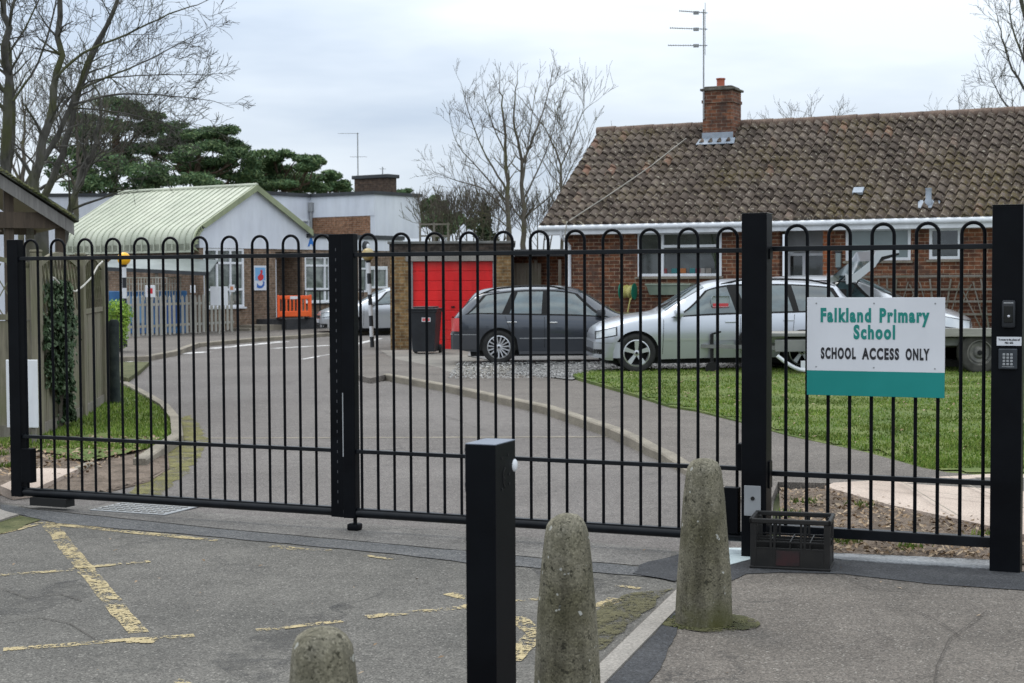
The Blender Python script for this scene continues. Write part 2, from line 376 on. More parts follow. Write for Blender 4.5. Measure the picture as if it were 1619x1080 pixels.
# right-hand pavement in front (slightly raised)
PZ = .03
KA, KB = G(945, 1050, PZ), G(1075, 925, PZ)
kd = (KB-KA).normalized(); kn = Vector((kd.y, -kd.x, 0))
K0 = KA-kd*4
sheet('pavement', [K0, KA, KB+kd*.25, G(1155, 868, PZ), G(1235, 880, PZ), G(1320, 888, PZ), G(1572, 902, PZ), (3.2, 8.35, PZ), (9, 6.2, PZ), (9, -3, PZ)], M_pave, skirt=.05)
def kerb(name, pts, w=.12, z0=-.02, z1=.1, side=1, m=None, label=None, drop=None):
    mb = MB(); n = len(pts); P = [Vector((p[0], p[1], 0)) for p in pts]; rows = []
    for i, p in enumerate(P):
        d = (P[min(i+1, n-1)]-P[max(i-1, 0)]).normalized(); nn = Vector((d.y, -d.x, 0))*side
        zt = (z1 if drop is None else drop[i])+.006
        rows.append([p+Vector((0, 0, z0)), p+Vector((0, 0, zt-.015)), p+nn*.015+Vector((0, 0, zt)), p+nn*w+Vector((0, 0, zt)), p+nn*w+Vector((0, 0, z0))])
    vs = [v for r in rows for v in r]; fs = []
    for i in range(n-1):
        for j in range(4): a = i*5+j; fs.append((a, a+1, a+6, a+5))
    fs += [(0, 1, 2, 3, 4), tuple(5*(n-1)+j for j in range(5))[::-1]]
    mb.add(vs, fs); o = mb.build(name, m or M_kerb2, origin=False); return tag(o, kind='structure')
def densify(P, step=.6):
    Q = []
    for a, b in zip(P, P[1:]):
        n = max(1, int((b-a).length/step)); Q += [a.lerp(b, k/n) for k in range(n)]
    return Q+[P[-1]]
kerb('front_kerb', [K0, KA, KB, KB+kd*.2], .11, -.02, PZ+.004, 1, M_kerb)
Q = [K0+kn*.115, KA+kn*.115, KB+kn*.115, G(1110, 905, PZ), G(1130, 880, PZ), G(1150, 868, PZ)]
sheet('tarmac_strip', [v+Vector((0, 0, .004)) for v in [Q[0], Q[2], G(1086, 925, PZ), G(1118, 888, PZ), G(1160, 872, PZ), G(1190, 880, PZ), G(1330, 886, PZ), G(1572, 901, PZ), Vector((3.3, 8.2, PZ)), Vector((3.3, 7.95, PZ)), G(1619, 934, PZ), G(1470, 924, PZ), G(1330, 908, PZ), G(1230, 906, PZ), G(1180, 908, PZ), G(1130, 930, PZ), G(1085, 958, PZ), Q[1]+kn*.16, Q[0]+kn*.16]], M_tarnew, jag=.012)
# concrete edging under the railing panel
sheet('panel_edging', [G(1236, 874, PZ+.01), G(1330, 884, PZ+.01), G(1572, 899, PZ+.01), G(1572, 885, PZ+.01), G(1320, 874, PZ+.01), G(1236, 864, PZ+.01)], noisy('edging_concrete', (.17, .175, .18), (.27, .28, .29), 3, .9, 5, .4, .01, fine=50), jag=.006, skirt=.03)
sheet('duct_cover', [G(1138, 866, PZ+.006), G(1186, 866, PZ+.006), G(1186, 884, PZ+.006), G(1148, 894, PZ+.006), G(1136, 880, PZ+.006)], noisy('duct_plastic', (.42, .50, .52), (.52, .60, .62), 3, .5, 3), skirt=.02)
# footpath with kerb to the right of the school road
KZ = [.02, .05, .08, .1, .1, .1, .1]
Kt = densify(Kf, .5)
def interp(P, Z, v):
    best = min(range(len(P)), key=lambda i: (P[i]-v).length); return Z[best]
drop = [interp(Kf, KZ, v) for v in Kt]
kerb('kerb', Kt, .12, -.02, .1, 1, M_kerb2, drop=drop)
EZ = .1
ED = [(1590, 752), (1565, 752), (1500, 747), (1460, 740), (1370, 715), (1250, 690), (1170, 668), (1100, 651), (1060, 645), (985, 622), (905, 599), (850, 588)]
Ee = [G(x, y, EZ) for x, y in ED]
Kin = [Vector((v.x, v.y, 0))+Vector((.1, .02, z)) for v, z in zip(Kf, [.02, .05, .08, .1, .1, .1, .1])]
sheet('footpath', [Vector((1.62, 10.0, .018)), Kin[0], Kin[1], Kin[2], Kin[3], Kin[4], Kin[5], Kin[6], G(585, 598, .09), Vector((-3.3, 27.5, .08)), Vector((-3.6, 31, .05)), Vector((-2.6, 34, .05)), Vector((1.2, 34, .05)), G(850, 585, .09)]+Ee[::-1]+[G(1720, 760, .1), G(1720, 790, .09), G(1318, 764, .07), G(1230, 762, .06)], M_path, skirt=.12)
# pink slab path beyond the railing panel, soil bed, pale kerb stones near the post
sheet('slab_path', [G(1318, 763, .08), G(1570, 749, .108), G(1760, 752, .108), G(1760, 880, .07), G(1568, 832, .07), G(1403, 797, .07), G(1304, 769, .07)], M_slab, skirt=.06)
for a, b in (((1420, 758), (1520, 818)), ((1500, 753), (1640, 812)), ((1360, 763), (1700, 806))):
    line('slab_joint', a, b, M_kerb2, .012, .115 if False else .112, .002)
sheet('slab_edge', [G(1085, 742, .085), G(1100, 738, .085), G(1155, 776, .05), G(1142, 782, .05)], M_slab, skirt=.05)
SB = [G(1236, 874, .022), G(1236, 800, .022), G(1232, 772, .03), G(1306, 769, .035), G(1403, 797, .03), G(1568, 832, .03), G(1640, 855, .03), G(1640, 890, .03), G(1572, 890, .03), G(1320, 878, .028)]
# soil bed as a lumpy grid
def lumpy(name, poly, m, amp, step=.05, z=0, f=5):
    from mathutils.geometry import intersect_point_tri_2d
    xs = [p.x for p in poly]; ys = [p.y for p in poly]
    def inside(x, y):
        c = False; n = len(poly)
        for i in range(n):
            a, b = poly[i], poly[i-1]
            if (a.y > y) != (b.y > y) and x < (b.x-a.x)*(y-a.y)/(b.y-a.y)+a.x: c = not c
        return c
    mb = MB(); idx = {}; nx = int((max(xs)-min(xs))/step)+1; ny = int((max(ys)-min(ys))/step)+1
    for i in range(nx+1):
        for j in range(ny+1):
            x = min(xs)+i*step; y = min(ys)+j*step
            if inside(x, y):
                v = Vector((x, y, 0)); h = mnoise.fractal(v*f, .6, 2.2, 5)*amp
                if name != 'lawn':
                    dm = 9
                    for q in range(len(poly)):
                        a, b = poly[q-1], poly[q]; ab = Vector((b.x-a.x, b.y-a.y, 0)); tt = max(0, min(1, (v-Vector((a.x, a.y, 0))).dot(ab)/max(1e-9, ab.length_squared))); dm = min(dm, (v-Vector((a.x, a.y, 0))-ab*tt).length)
                    w_ = min(1, dm/.12); h = (h+z)*w_+.012*(1-w_)-z
                idx[i, j] = len(mb.v); mb.v.append(Vector((x, y, z+h)))
    for (i, j), a in idx.items():
        if (i+1, j) in idx and (i+1, j+1) in idx and (i, j+1) in idx: mb.f.append((a, idx[i+1, j], idx[i+1, j+1], idx[i, j+1]))
    return mb, inside
mb, soil_in = lumpy('soil_bed', SB, M_soil, .035, .03, .035); tag(mb.build('soil_bed', M_soil, origin=False, smooth=True), kind='structure')
sheet('soil_base', [Vector((p.x, p.y, .012)) for p in SB[2:8]]+[G(1640, 905, .012), G(1572, 900, .012), G(1320, 886, .012), G(1236, 880, .012)], M_soil)
sheet('kerb_stones', [G(1120, 792, .04), G(1150, 780, .04), G(1158, 800, .04), G(1150, 850, .04), G(1140, 858, .04), G(1140, 820, .04)], M_conc, jag=.01, skirt=.04)
# lawn, drive and house plot
def lawn_z(y): return .1+max(0, min(1, (y-13)/9))*.05
LW = [Vector((p.x, p.y, lawn_z(p.y))) for p in Ee[:-1]]
LAWN = LW+[Vector((1.3, 25.2, .15)), Vector((2.2, 25.6, .15)), Vector((5, 26.0, .15)), Vector((9.5, 26.0, .15)), Vector((14, 24, .15)), Vector((14, 12.5, .1))]
mb, lawn_in = lumpy('lawn', LAWN, M_lawn, .02, .16, 0, 1.5)
for v in mb.v: v.z = lawn_z(v.y)+.004+abs(v.z)*.6
tag(mb.build('lawn', M_lawn, origin=False, smooth=True), kind='structure')
sheet('lawn_edge', [v+Vector((0, 0, -.004)) for v in LAWN], M_lawn, jag=.02, skirt=.12)
sheet('gravel_drive', [G(790, 588, .1), G(905, 600, .12), Vector((1.2, 25, .135)), Vector((5, 25.6, .135)), Vector((15, 23.5, .135)), Vector((15, 31, .13)), Vector((-1, 36, .12)), Vector((-.9, 31, .11)), G(800, 575, .1)], M_gravel, jag=.03)
sheet('garage_apron', [G(620, 566, .055), G(700, 592, .095), G(800, 590, .105), G(830, 570, .105), Vector((.9, 34.4, .11)), Vector((-3.0, 34.6, .06))], noisy('apron_concrete', (.15, .14, .125), (.22, .205, .18), 1.2, .9, 5, .2, .004, fine=60), jag=.03)
# left verge
VZ = .06
FB = [G(167, 639, VZ), G(130, 660, VZ), G(60, 690, VZ)]
Lin = [Vector((v.x-.1, v.y, VZ)) for v in Lf]
sheet('grass_verge', [Lin[1], Lin[2], Lin[3], Lin[4], Lin[5], Vector((-7.2, 27, VZ)), Vector((-8, 24, VZ)), Vector((-6.2, 20.5, VZ)), Vector((-5.6, 16, VZ)), G(60, 712, VZ), G(130, 728, VZ), G(200, 716, VZ)], M_lawn, jag=.09)
VS = [Vector((-5.8, 16.8, .05)), G(140, 690, .05), G(262, 690, .05), G(268, 735, .04), G(235, 760, .02), G(150, 780, .02), G(60, 783, .02), Vector((-5.5, 12.5, .03))]
mb, _ = lumpy('verge_soil', VS, M_soil, .02, .04, .035); tag(mb.build('verge_soil', M_soil, origin=False, smooth=True), kind='structure')
sheet('verge_soil_base', [Vector((v.x, v.y, .012)) for v in VS], M_soil, skirt=.02)
sheet('moss_patch', [G(225, 700, .005), G(300, 655, .006), G(312, 668, .006), G(330, 700, .006), G(300, 740, .006), G(245, 790, .006), G(190, 790, .006), G(230, 755, .006)], faded('moss_ground', (.12, .115, .025), (.20, .18, .08), 3, .44, .56), jag=.05)
kerb('verge_kerb', densify([G(*p, 0) for p in [(232, 742), (262, 730)][:1]]+Lf[1:3]+Lf[3:], .5), .12, -.02, .09, -1, M_kerb2)
sheet('slab', [G(0, 768, .075), G(60, 740, .075), G(124, 741, .075), G(58, 771, .075), G(20, 776, .075)], M_slab, skirt=.07)
kerb('verge_edging', [G(70, 778, 0), G(98, 764, 0), G(150, 742, 0)], .07, -.01, .06, -1, M_kerb2)
sheet('left_pavement', [G(-40, 812, .02), G(0, 805, .02), G(28, 813, .02), G(-40, 835, .02)], M_kerb, jag=.02, skirt=.03)
sheet('moss_verge', [G(-20, 826, .006), G(28, 814, .006), G(62, 822, .006), G(0, 845, .006), G(-20, 850, .006)], M_moss, jag=.03)
sheet('moss_strip', [G(950, 1030, .006), G(1062, 930, .006), G(1000, 938, .006), G(955, 952, .006), G(925, 985, .006), G(915, 1040, .006)], faded('moss_asphalt', (.055, .05, .02), (.11, .10, .05), 5, .45, .56), jag=.04)
# far road: kerb and pavement by the school, zebra bars
FK = [G(206, 612, 0), G(222, 606, 0), G(236, 572, 0), G(300, 552, 0), G(345, 545, 0), G(400, 538, 0), G(470, 533, 0), G(520, 530, 0), G(640, 524, 0)]
kerb('far_kerb', densify([G(150, 573, 0), G(236, 571, 0), G(282, 562, 0), G(315, 549, 0), G(400, 541, 0), G(470, 536, 0), G(520, 532, 0), G(640, 527, 0)], 1), .15, -.02, .1, -1, M_kerb2)
sheet('far_pavement', [G(x, y, 0)+Vector((0, .12, .1)) for x, y in ((150, 573), (236, 571), (282, 562), (315, 549), (400, 541), (470, 536), (520, 532), (640, 527))]+[Vector((-2, 60, .1)), Vector((-30, 60, .1)), Vector((-30, 30, .1))], M_path)
M_wline = noisy('worn_white_paint', (.22, .21, .20), (.62, .61, .60), 2.5, .7, 5, lo=.4, hi=.55)
for a, b, w in (((182, 575), (240, 567), .12), ((240, 563), (330, 556), .3), ((335, 551), (450, 540), .35), ((430, 551), (520, 546), .3), ((478, 568), (522, 560), .1), ((560, 545), (600, 535), .2)):
    line('road_marking', a, b, M_wline, w, .004, .02)
# verge corner with bush
sheet('bush_bed', [G(170, 590, .07), G(203, 598, .07), G(222, 585, .07), G(236, 572, .07), G(170, 572, .07)], M_moss, skirt=.07)
# yellow worn markings
def yellow():
    m = mat('worn_yellow_paint', (.55, .40, .16), .8, 0, .3); v = coord(m)
    n = noise(m, v, 5, 6, .75); f = noise(m, v, 45, 4, .8)
    mm = _n(m, 'ShaderNodeMath', operation='ADD'); _l(m, n, mm.inputs[0]); _l(m, f, mm.inputs[1])
    a = ramp(m, mm.outputs[0], [(.83, 0.0), (.93, 1.0)] if False else [(.99, 0.0), (1.08, .95)])
    setc(m, ramp(m, noise(m, v, 30, 4), [(.3, (.33, .265, .14)), (.7, (.47, .385, .22))])); _l(m, a, bsdf(m).inputs['Alpha']); return m
M_yel = yellow()
for a, b, w in (((62, 826), (300, 850), .085), ((300, 850), (345, 854), .07), ((-30, 850), (66, 826), .09), ((76, 826), (135, 900), .105), ((135, 900), (218, 1000), .10), ((-30, 911), (120, 900), .06), ((115, 898), (237, 887), .07), ((4, 1027), (170, 1014), .07), ((165, 1014), (305, 1004), .06), ((200, 1012), (245, 1012), .10), ((405, 996), (470, 990), .05), ((465, 990), (540, 982), .06), ((430, 863), (470, 868), .09), ((470, 867), (525, 870), .05), ((578, 975), (740, 959), .07), ((735, 958), (860, 946), .06), ((708, 938), (740, 946), .08), ((815, 975), (850, 1002), .10), ((850, 1000), (808, 1044), .10), ((935, 962), (976, 946), .10), ((975, 925), (1010, 930), .05), ((270, 1075), (300, 1085), .08), ((580, 878), (620, 884), .05)):
    YK = globals().get('YK', 0)+1; line('yellow_marking', a, b, M_yel, w, .0030+.0007*(YK % 4), .012)
# darker oil stains
def stain():
    m = mat('road_stain', (.03, .03, .03), .8); v = coord(m); n = noise(m, v, 2.4, 6, .7)
    setc(m, ramp(m, n, [(.3, (.045, .044, .043)), (.7, (.07, .068, .065))])); _l(m, ramp(m, noise(m, v, 5, 6, .75), [(.44, 0.0), (.70, .62)]), bsdf(m).inputs['Alpha']); return m
M_stain = stain()
for P in ([(330, 1050), (430, 985), (500, 965), (545, 985), (470, 1040), (420, 1090)], [(-20, 940), (120, 915), (150, 940), (60, 965), (-20, 975)], [(515, 958), (548, 952), (550, 962), (520, 968)], [(840, 890), (1000, 925), (960, 940), (850, 925)]):
    sheet('road_stain', [G(x, y, .0018) for x, y in P], M_stain, jag=.06)
for P in () and ([(330, 846), (700, 862), (1000, 885), (1000, 893), (700, 871), (330, 855)],):
    pass
# manhole / drain cover by the gate
gx = G(232, 803, .008); dt = thing('drain_cover', 'square metal drain cover with raised bars set in the road behind the left gate', 'drain cover', (gx.x, gx.y, .004), R(-22.5))
MB().bev(-.33, .33, -.24, .24, 0, .008, .003).build('frame', M_grey, dt)
mb = MB()
for i in range(9):
    for j in range(6):
        mb.box(-.30+i*.068, -.30+i*.068+.045, -.21+j*.072, -.21+j*.072+.03, .008, .013)
mb.build('tread_pattern', noisy('worn_steel', (.16, .16, .155), (.26, .255, .24), 8, .6, 3), dt)
# cracks in the tarmac
for P_ in ([(1100, 655), (1160, 672), (1200, 700)], [(1560, 965), (1500, 1010), (1482, 1050), (1475, 1090)], [(1405, 961), (1445, 962), (1490, 985), (1522, 1008)], [(1320, 905), (1380, 930), (1470, 935)], [(0, 985), (60, 975), (110, 985), (150, 1010)], [(0, 930), (45, 945), (95, 938), (130, 950)], [(420, 700), (520, 705), (640, 700), (800, 706)], [(600, 640), (700, 655), (790, 690)]):
    for a, b in zip(P_, P_[1:]): line('tarmac_crack', a, b, mat('crack', (.05, .042, .035), .95), .005, .0415 if a[0] > 1250 and a[1] > 880 else (.108 if a[0] > 1050 and a[1] < 800 else .0062), .004)
# loose ground stuff
def scatter(name, m, pts, size, label, cat, flat=.3, seed=1, asp=1.5, kind='stuff'):
    rnd = random.Random(seed); mb = MB()
    for (x, y, z) in pts:
        s = size*rnd.uniform(.5, 1.4); a = rnd.uniform(0, 6.28); t = rnd.uniform(-flat, flat); u = rnd.uniform(-flat, flat)
        M = Matrix.Translation((x, y, z)) @ Matrix.Rotation(a, 4, 'Z') @ Matrix.Rotation(t, 4, 'X') @ Matrix.Rotation(u, 4, 'Y')
        vs = [(-s*asp*.5, 0, 0), (-s*.1, -s*.35, s*.08), (s*asp*.5, 0, 0), (0, s*.35, s*.1)]
        mb.add([M @ Vector(v) for v in vs], [(0, 1, 2, 3)])
    return mb.build(name, m, origin=False, label=label, cat=cat, kind=kind)
rnd = random.Random(3); pts = []
while len(pts) < 1500:
    x, y = rnd.uniform(1.4, 3.2), rnd.uniform(8.4, 11.8)
    if soil_in(x, y) and (y < 9.35-.3*(x-1.6) or rnd.random() < .35): pts.append((x, y, .05+rnd.uniform(0, .02)))
scatter('leaf_litter', M_litter, pts, .028, 'dry brown leaf litter on the soil bed behind the railing panel', 'leaf litter', .7)
pts = [(rnd.uniform(-5.2, -3.6), rnd.uniform(12.6, 16), .065) for _ in range(1100)]
scatter('leaf_litter', M_litter, pts, .035, 'dead leaves on the soil of the verge behind the left gate', 'leaf litter', .6, 2)
pts = []
while len(pts) < 9000:
    x, y = rnd.uniform(-1, 5.6), rnd.uniform(23.5, 28)
    if not lawn_in(x, y): pts.append((x, y, .145))
scatter('gravel', M_pebble, pts, .035, 'loose grey gravel on the drive beside the parked cars', 'gravel', .5, 3, 1)
def blades(name, pts, h, m, label, seed=1):
    rnd = random.Random(seed); mb = MB()
    for (x, y, z) in pts:
        a = rnd.uniform(0, 6.28); hh = h*rnd.uniform(.5, 1.5); w = .006*rnd.uniform(.7, 1.5)*(1+h*6); dx, dy = math.cos(a)*w, math.sin(a)*w
        lx, ly = rnd.uniform(-.5, .5)*hh, rnd.uniform(-.5, .5)*hh
        mb.add([(x-dx, y-dy, z), (x+dx, y+dy, z), (x+lx, y+ly, z+hh)], [(0, 1, 2)])
    return mb.build(name, m, origin=False, label=label, cat='grass', kind='stuff')
pts = []
while len(pts) < 60000:
    y = 12.5+13.5*rnd.random()**1.4; x = rnd.uniform(.8, min(12, y*.36+.6))
    if lawn_in(x, y) and rnd.random() < .68+1.0*mnoise.noise(Vector((x, y, 0))*1.3): pts.append((x, y, lawn_z(y)+.005))
blades('lawn_grass', pts, .024, M_blade, 'short green grass of the lawn in front of the bungalow')
VP = [Lin[1], Lin[2], Lin[3], Lin[4], Lin[5], Vector((-7.2, 27, VZ)), Vector((-8, 24, VZ)), Vector((-5.6, 20.5, VZ)), Vector((-5.1, 16, VZ)), Vector((-5.6, 13.5, VZ)), G(95, 765, VZ), G(150, 742, VZ), G(235, 725, VZ)]
def in_poly(P, x, y):
    c = False
    for i in range(len(P)):
        a, b = P[i], P[i-1]
        if (a.y > y) != (b.y > y) and x < (b.x-a.x)*(y-a.y)/(b.y-a.y)+a.x: c = not c
    return c
pts = []; k = 0
while len(pts) < 15000 and k < 200000:
    k += 1; y = 13.2+12*rnd.random()**1.5; x = rnd.uniform(-8, -3)
    if in_poly(VP, x, y) and mnoise.noise(Vector((x, y, 0))*1.7)+(y-15.2)*.2 > -.1: pts.append((x, y, .055))
blades('verge_grass', pts, .038, M_blade, 'longer tufty green grass on the verge beside the timber fence', 2)
pts = [(p.x+rnd.gauss(0, .05), p.y+rnd.gauss(0, .04), .04) for q in ((1335, 857), (1440, 868), (1450, 855), (1250, 815), (1560, 850), (1360, 800), (1275, 795)) for p in [G(*q, .04)] for _ in range(60)]
blades('weeds', pts, .04, M_blade, 'small green weeds growing through the soil bed by the railing', 4)
pts = [(x, y, lawn_z(y)+.02) for x, y in [(rnd.uniform(1, 8), rnd.uniform(13, 25)) for _ in range(900)] if lawn_in(x, y)]
scatter('lawn_leaves', M_litter, pts, .03, 'scattered pale dead leaves lying on the lawn', 'leaf litter', .5, 21)
# twigs / leaves on tarmac
pts = [(rnd.uniform(-3.4, 3), rnd.uniform(4.2, 10), .034) for _ in range(90)]
scatter('fallen_leaves', M_litter, pts, .018, 'tiny dead leaves and twigs scattered over the tarmac', 'leaf litter', .4, 6)
# ================================================================ GATES
GA = R(-22.5); GO = Vector((-1.0115, 10.194, 0)); GX = Vector((math.cos(GA), math.sin(GA), 0)); GY = Vector((-math.sin(GA), math.cos(GA), 0))
def hoop_mb(p, zb, zt, top, r=.0098):
    pts = [(0, 0, zb), (0, 0, zt)]; rr = p/2; zc = top-rr
    pts = [(0, 0, zb), (0, 0, zc)]+[(rr-rr*math.cos(a), 0, zc+rr*math.sin(a)) for a in [math.pi*k/12 for k in range(1, 12)]]+[(p, 0, zc), (p, 0, zb)]
    return MB().tube(pts, r, 10)
def leaf(label, loc, rz, L, lst, rst, n=22, zbase=0):
    t = thing('gate_leaf', label, 'gate', (loc[0], loc[1], 0), rz, 'two leaves of the black vehicle gate')
    p = L/(n-1)
    MB().bev(lst[1]-.01, rst[0]+.01, -.022, .022, 1.840, 1.868, .003).build('top_rail', M_blackrail, t)
    MB().bev(lst[1]-.01, rst[0]+.01, -.02, .02, .522, .548, .003).build('middle_rail', M_blackrail, t)
    b = MB(); b.tube([(lst[0]-.005, 0, .118), (rst[1]+.005, 0, .118)], .031, 16); b.bev(lst[1], rst[0], -.02, .02, .140, .152, .002)
    b.build('bottom_rail', M_blackrail, t, smooth=True)
    for s, z1 in ((lst, 1.99), (rst, 1.99)):
        o = MB().bev(s[0], s[1], -.035, .035, .085, z1, .004).build('stile', M_black, t)
        MB().bev(s[0]-.002, s[1]+.002, -.037, .037, z1, z1+.004, .0015).build('cap', M_blackrail, o)
    h = hoop_mb(p, .14, 1.86, 1.990).build('hooped_bar', M_black, t, smooth=True)
    for k in range(1, n//2):
        c = h.copy(); COL.objects.link(c); c.location.x = 2*p*k
    return t
g1 = leaf('left leaf of the hoop-topped black metal gate, hung beside the timber fence', (-3.603, 11.293), R(-22.58), 2.5776, (-.135, -.035), (2.583, 2.69))
g2 = leaf('right leaf of the hoop-topped black metal gate, hung on the tall black post', (-1.0115, 10.194), R(-22.475), 2.5688, (-.125, -.035), (2.605, 2.69))
o = MB().bev(-.004, .088, -.075, -.012, .20, .452, .004).build('hinge_cover', M_black, g1)
MB().box(.05, .38, -.05, .05, .03, .088).build('floor_closer', M_dark, g1)
o = MB().bev(2.50, 2.595, -.085, -.012, .15, .425, .004).build('hinge_cover', M_black, g2)
o = MB().bev(2.575, 2.62, -.05, .03, .53, .69, .006).build('latch', M_black, g2)
db = MB(); db.tube([(-.055, 0, .02), (-.055, 0, .10)], .014, 10); db.bev(-.095, -.012, -.05, .03, .003, .05, .012); db.build('drop_bolt', M_black, g2, smooth=True)
MB().box(-.1255, -.118, -.0375, -.036, .5, .93).build('keep_strip', M_grey, g2)
mb = MB()
for k in range(0, 26, 1): mb.box(2.635, 2.641, -.0355, -.0365, .18+k*.068, .20+k*.068)
mb.build('stitch_weld', M_plastic, g1)
def gpt(s, y, z=0): return GO+GX*s+GY*y+Vector((0, 0, z))
def post(label, s, y, w, h, z0=0, cap=True):
    p = gpt(s, y); t = thing('gate_post', label, 'post', (p.x, p.y, z0), GA)
    MB().bev(-w/2, w/2, -w/2, w/2, 0, h-z0, .006).build('shaft', M_black, t)
    MB().bev(-w/2-.002, w/2+.002, -w/2-.002, w/2+.002, h-z0, h-z0+.005, .002).build('cap', M_blackrail, t)
    return t
tp = post('tall square black post between the gate and the railing panel, steel plate at its foot', 2.716, -.115, .15, 2.065)
pl = MB().bev(-.055, .045, -.083, -.076, .28, .46, .002).build('steel_plate', M_grey, tp)
MB().lathe([(.012, 0), (.012, .006)], 10, Matrix.Translation((-.003, -.083, .385)) @ Matrix.Rotation(R(90), 4, 'X')).build('bolt', M_dark, pl)
MB().box(.076, .084, -.02, .05, 1.80, 1.86).box(.076, .084, -.02, .05, .44, .60).build('railing_bracket', M_black, tp)
tr = post('wide square black post at the right edge carrying the intercom and keypad', 4.133, -.045, .165, 2.085)
# railing panel
rp = gpt(2.866, 0); pn = thing('railing_panel', 'fixed hoop-topped black railing panel with the school sign on it', 'railing', (rp.x, rp.y, 0), GA)
x0, x1 = -.09, 1.195; pp = (4.0-2.866)/9
MB().bev(x0, x1, -.022, .022, 1.846, 1.876, .003).build('top_rail', M_blackrail, pn)
MB().bev(x0, x1, -.022, .022, .50, .53, .003).build('middle_rail', M_blackrail, pn)
MB().bev(x0, x1, -.03, .03, .147, .207, .004).build('bottom_rail', M_blackrail, pn)
h = hoop_mb(pp, .2, 1.87, 1.998, .0105).build('hooped_bar', M_black, pn, smooth=True)
for k in range(1, 5): c = h.copy(); COL.objects.link(c); c.location.x = 2*pp*k
# left hanging post at the picture edge
lp = thing('gate_post', 'black post at the left edge of the photo, left of the gate', 'post', (-4.0, 11.58, 0), GA)
MB().bev(-.14, .05, -.07, .07, 0, 2.06, .005).build('shaft', M_black, lp)
MB().bev(-.16, .13, -.05, .05, 2.06, 2.075, .002).build('top_flange', M_dktimber, lp)
MB().tube([(.055, -.03, 1.02), (.075, -.035, 1.02)], .022, 12).build('catch', M_dark, lp)
# school sign
sg = gpt(3.001, -.045, .996); st = thing('school_sign', 'white and teal sign board fixed to the railing panel', 'sign', sg, R(-22.8))
SW, SH = .79, .576
M_signw = noisy('sign_white', (.60, .615, .65), (.66, .675, .71), 2, .45, 4); M_teal = noisy('sign_teal', (.0, .20, .18), (.004, .225, .205), 2, .45, 3); M_teal2 = mat('teal_letter', (.002, .20, .17), .5); M_ink = mat('black_letter', (.012, .012, .016), .5)
MB().bev(0, SW, -.004, .004, .145, SH, .0015).build('panel', M_signw, st)
MB().bev(0, SW, -.0045, .004, 0, .145, .0015).build('teal_band', M_teal, st)
MX = Matrix.Rotation(R(90), 4, 'X')
def T(x, z, y=-.0055): return Matrix.Translation((x, y, z)) @ MX
def fit(o, w, cx):
    xs = [v.co.x for v in o.data.vertices]; k = w/(max(xs)-min(xs)); m0 = (max(xs)+min(xs))/2
    for v in o.data.vertices: v.co.x = (v.co.x-m0)*k+cx
for body, w, cx, z, sz, m in (('Falkland', .293, .227, .468, .108, M_teal2), ('Primary', .282, .563, .468, .108, M_teal2), ('School', .238, .392, .370, .108, M_teal2), ('SCHOOL', .204, .185, .245, .087, M_ink), ('ACCESS', .212, .428, .245, .087, M_ink), ('ONLY', .134, .638, .245, .087, M_ink)):
    o = text('lettering', body, sz, m, st, T(0, z), bold=.0054 if m is M_teal2 else .0042, sp=1.24); fit(o, w, cx)
o.data.update()
scr = MB()
for x in (.055, .39, .735):
    for z in (.541, .168): scr.lathe([(.005, 0), (.005, .002)], 8, Matrix.Translation((x, -.004, z)) @ Matrix.Rotation(R(90), 4, 'X'))
scr.build('screws', M_grey, st)
# intercom, notice, keypad on right post : local frame of the post front face
def onpost(name, label, cat, x, z):
    p = gpt(4.133, -.045-.0825)+GX*x; return thing(name, label, cat, (p.x, p.y, z), GA)
zc = lambda y: 1.7-(y-434.6)*8.55/2411
t = onpost('intercom', 'black door intercom with a round camera lens on the right post', 'intercom', .010, zc(518))
MB().bev(-.036, .036, -.028, 0, 0, .155, .012).build('housing', M_bin, t, smooth=True)
MB().bev(-.024, .024, -.031, -.027, .03, .125, .003).build('face', mat('gloss_black', (.004, .004, .005), .12), t)
MB().lathe([(.007, 0), (.007, .003), (.004, .005)], 14, Matrix.Translation((.002, -.031, .065)) @ Matrix.Rotation(R(90), 4, 'X')).build('camera_lens', mat('lens', (.6, .6, .65), .1, .6), t)
MB().bev(-.026, .026, -.030, -.026, .135, .142, .002).build('light_bar', M_grey, t)
t = onpost('notice_label', 'small white notice label with black text between intercom and keypad', 'label', .013, zc(546))
MB().box(-.066, .066, -.0012, 0, 0, .049).build('card', M_signw, t)
o = text('lettering', 'To access to site, please call', .0145, M_ink, t, Matrix.Translation((0, -.0018, .033)) @ MX, bold=.0006); fit(o, .114, 0)
o = text('lettering', 'FS2 456', .0145, M_ink, t, Matrix.Translation((0, -.0018, .015)) @ MX, bold=.0006); fit(o, .045, 0)
t = onpost('keypad', 'grey access keypad with twelve buttons below the notice on the right post', 'keypad', .008, zc(583))
MB().bev(-.050, .050, -.022, 0, 0, .115, .006).build('housing', noisy('keypad_grey', (.035, .04, .047), (.06, .068, .08), 6, .35, 3, metal=.5), t)
for i in range(3):
    for j in range(4): MB().bev(-.027+i*.020, -.013+i*.020, -.026, -.021, .022+j*.018, .035+j*.018, .002).build('button', M_grey, t)
MB().box(-.030, .034, -.0235, -.0215, .013, .016).build('label_strip', M_grey, t)
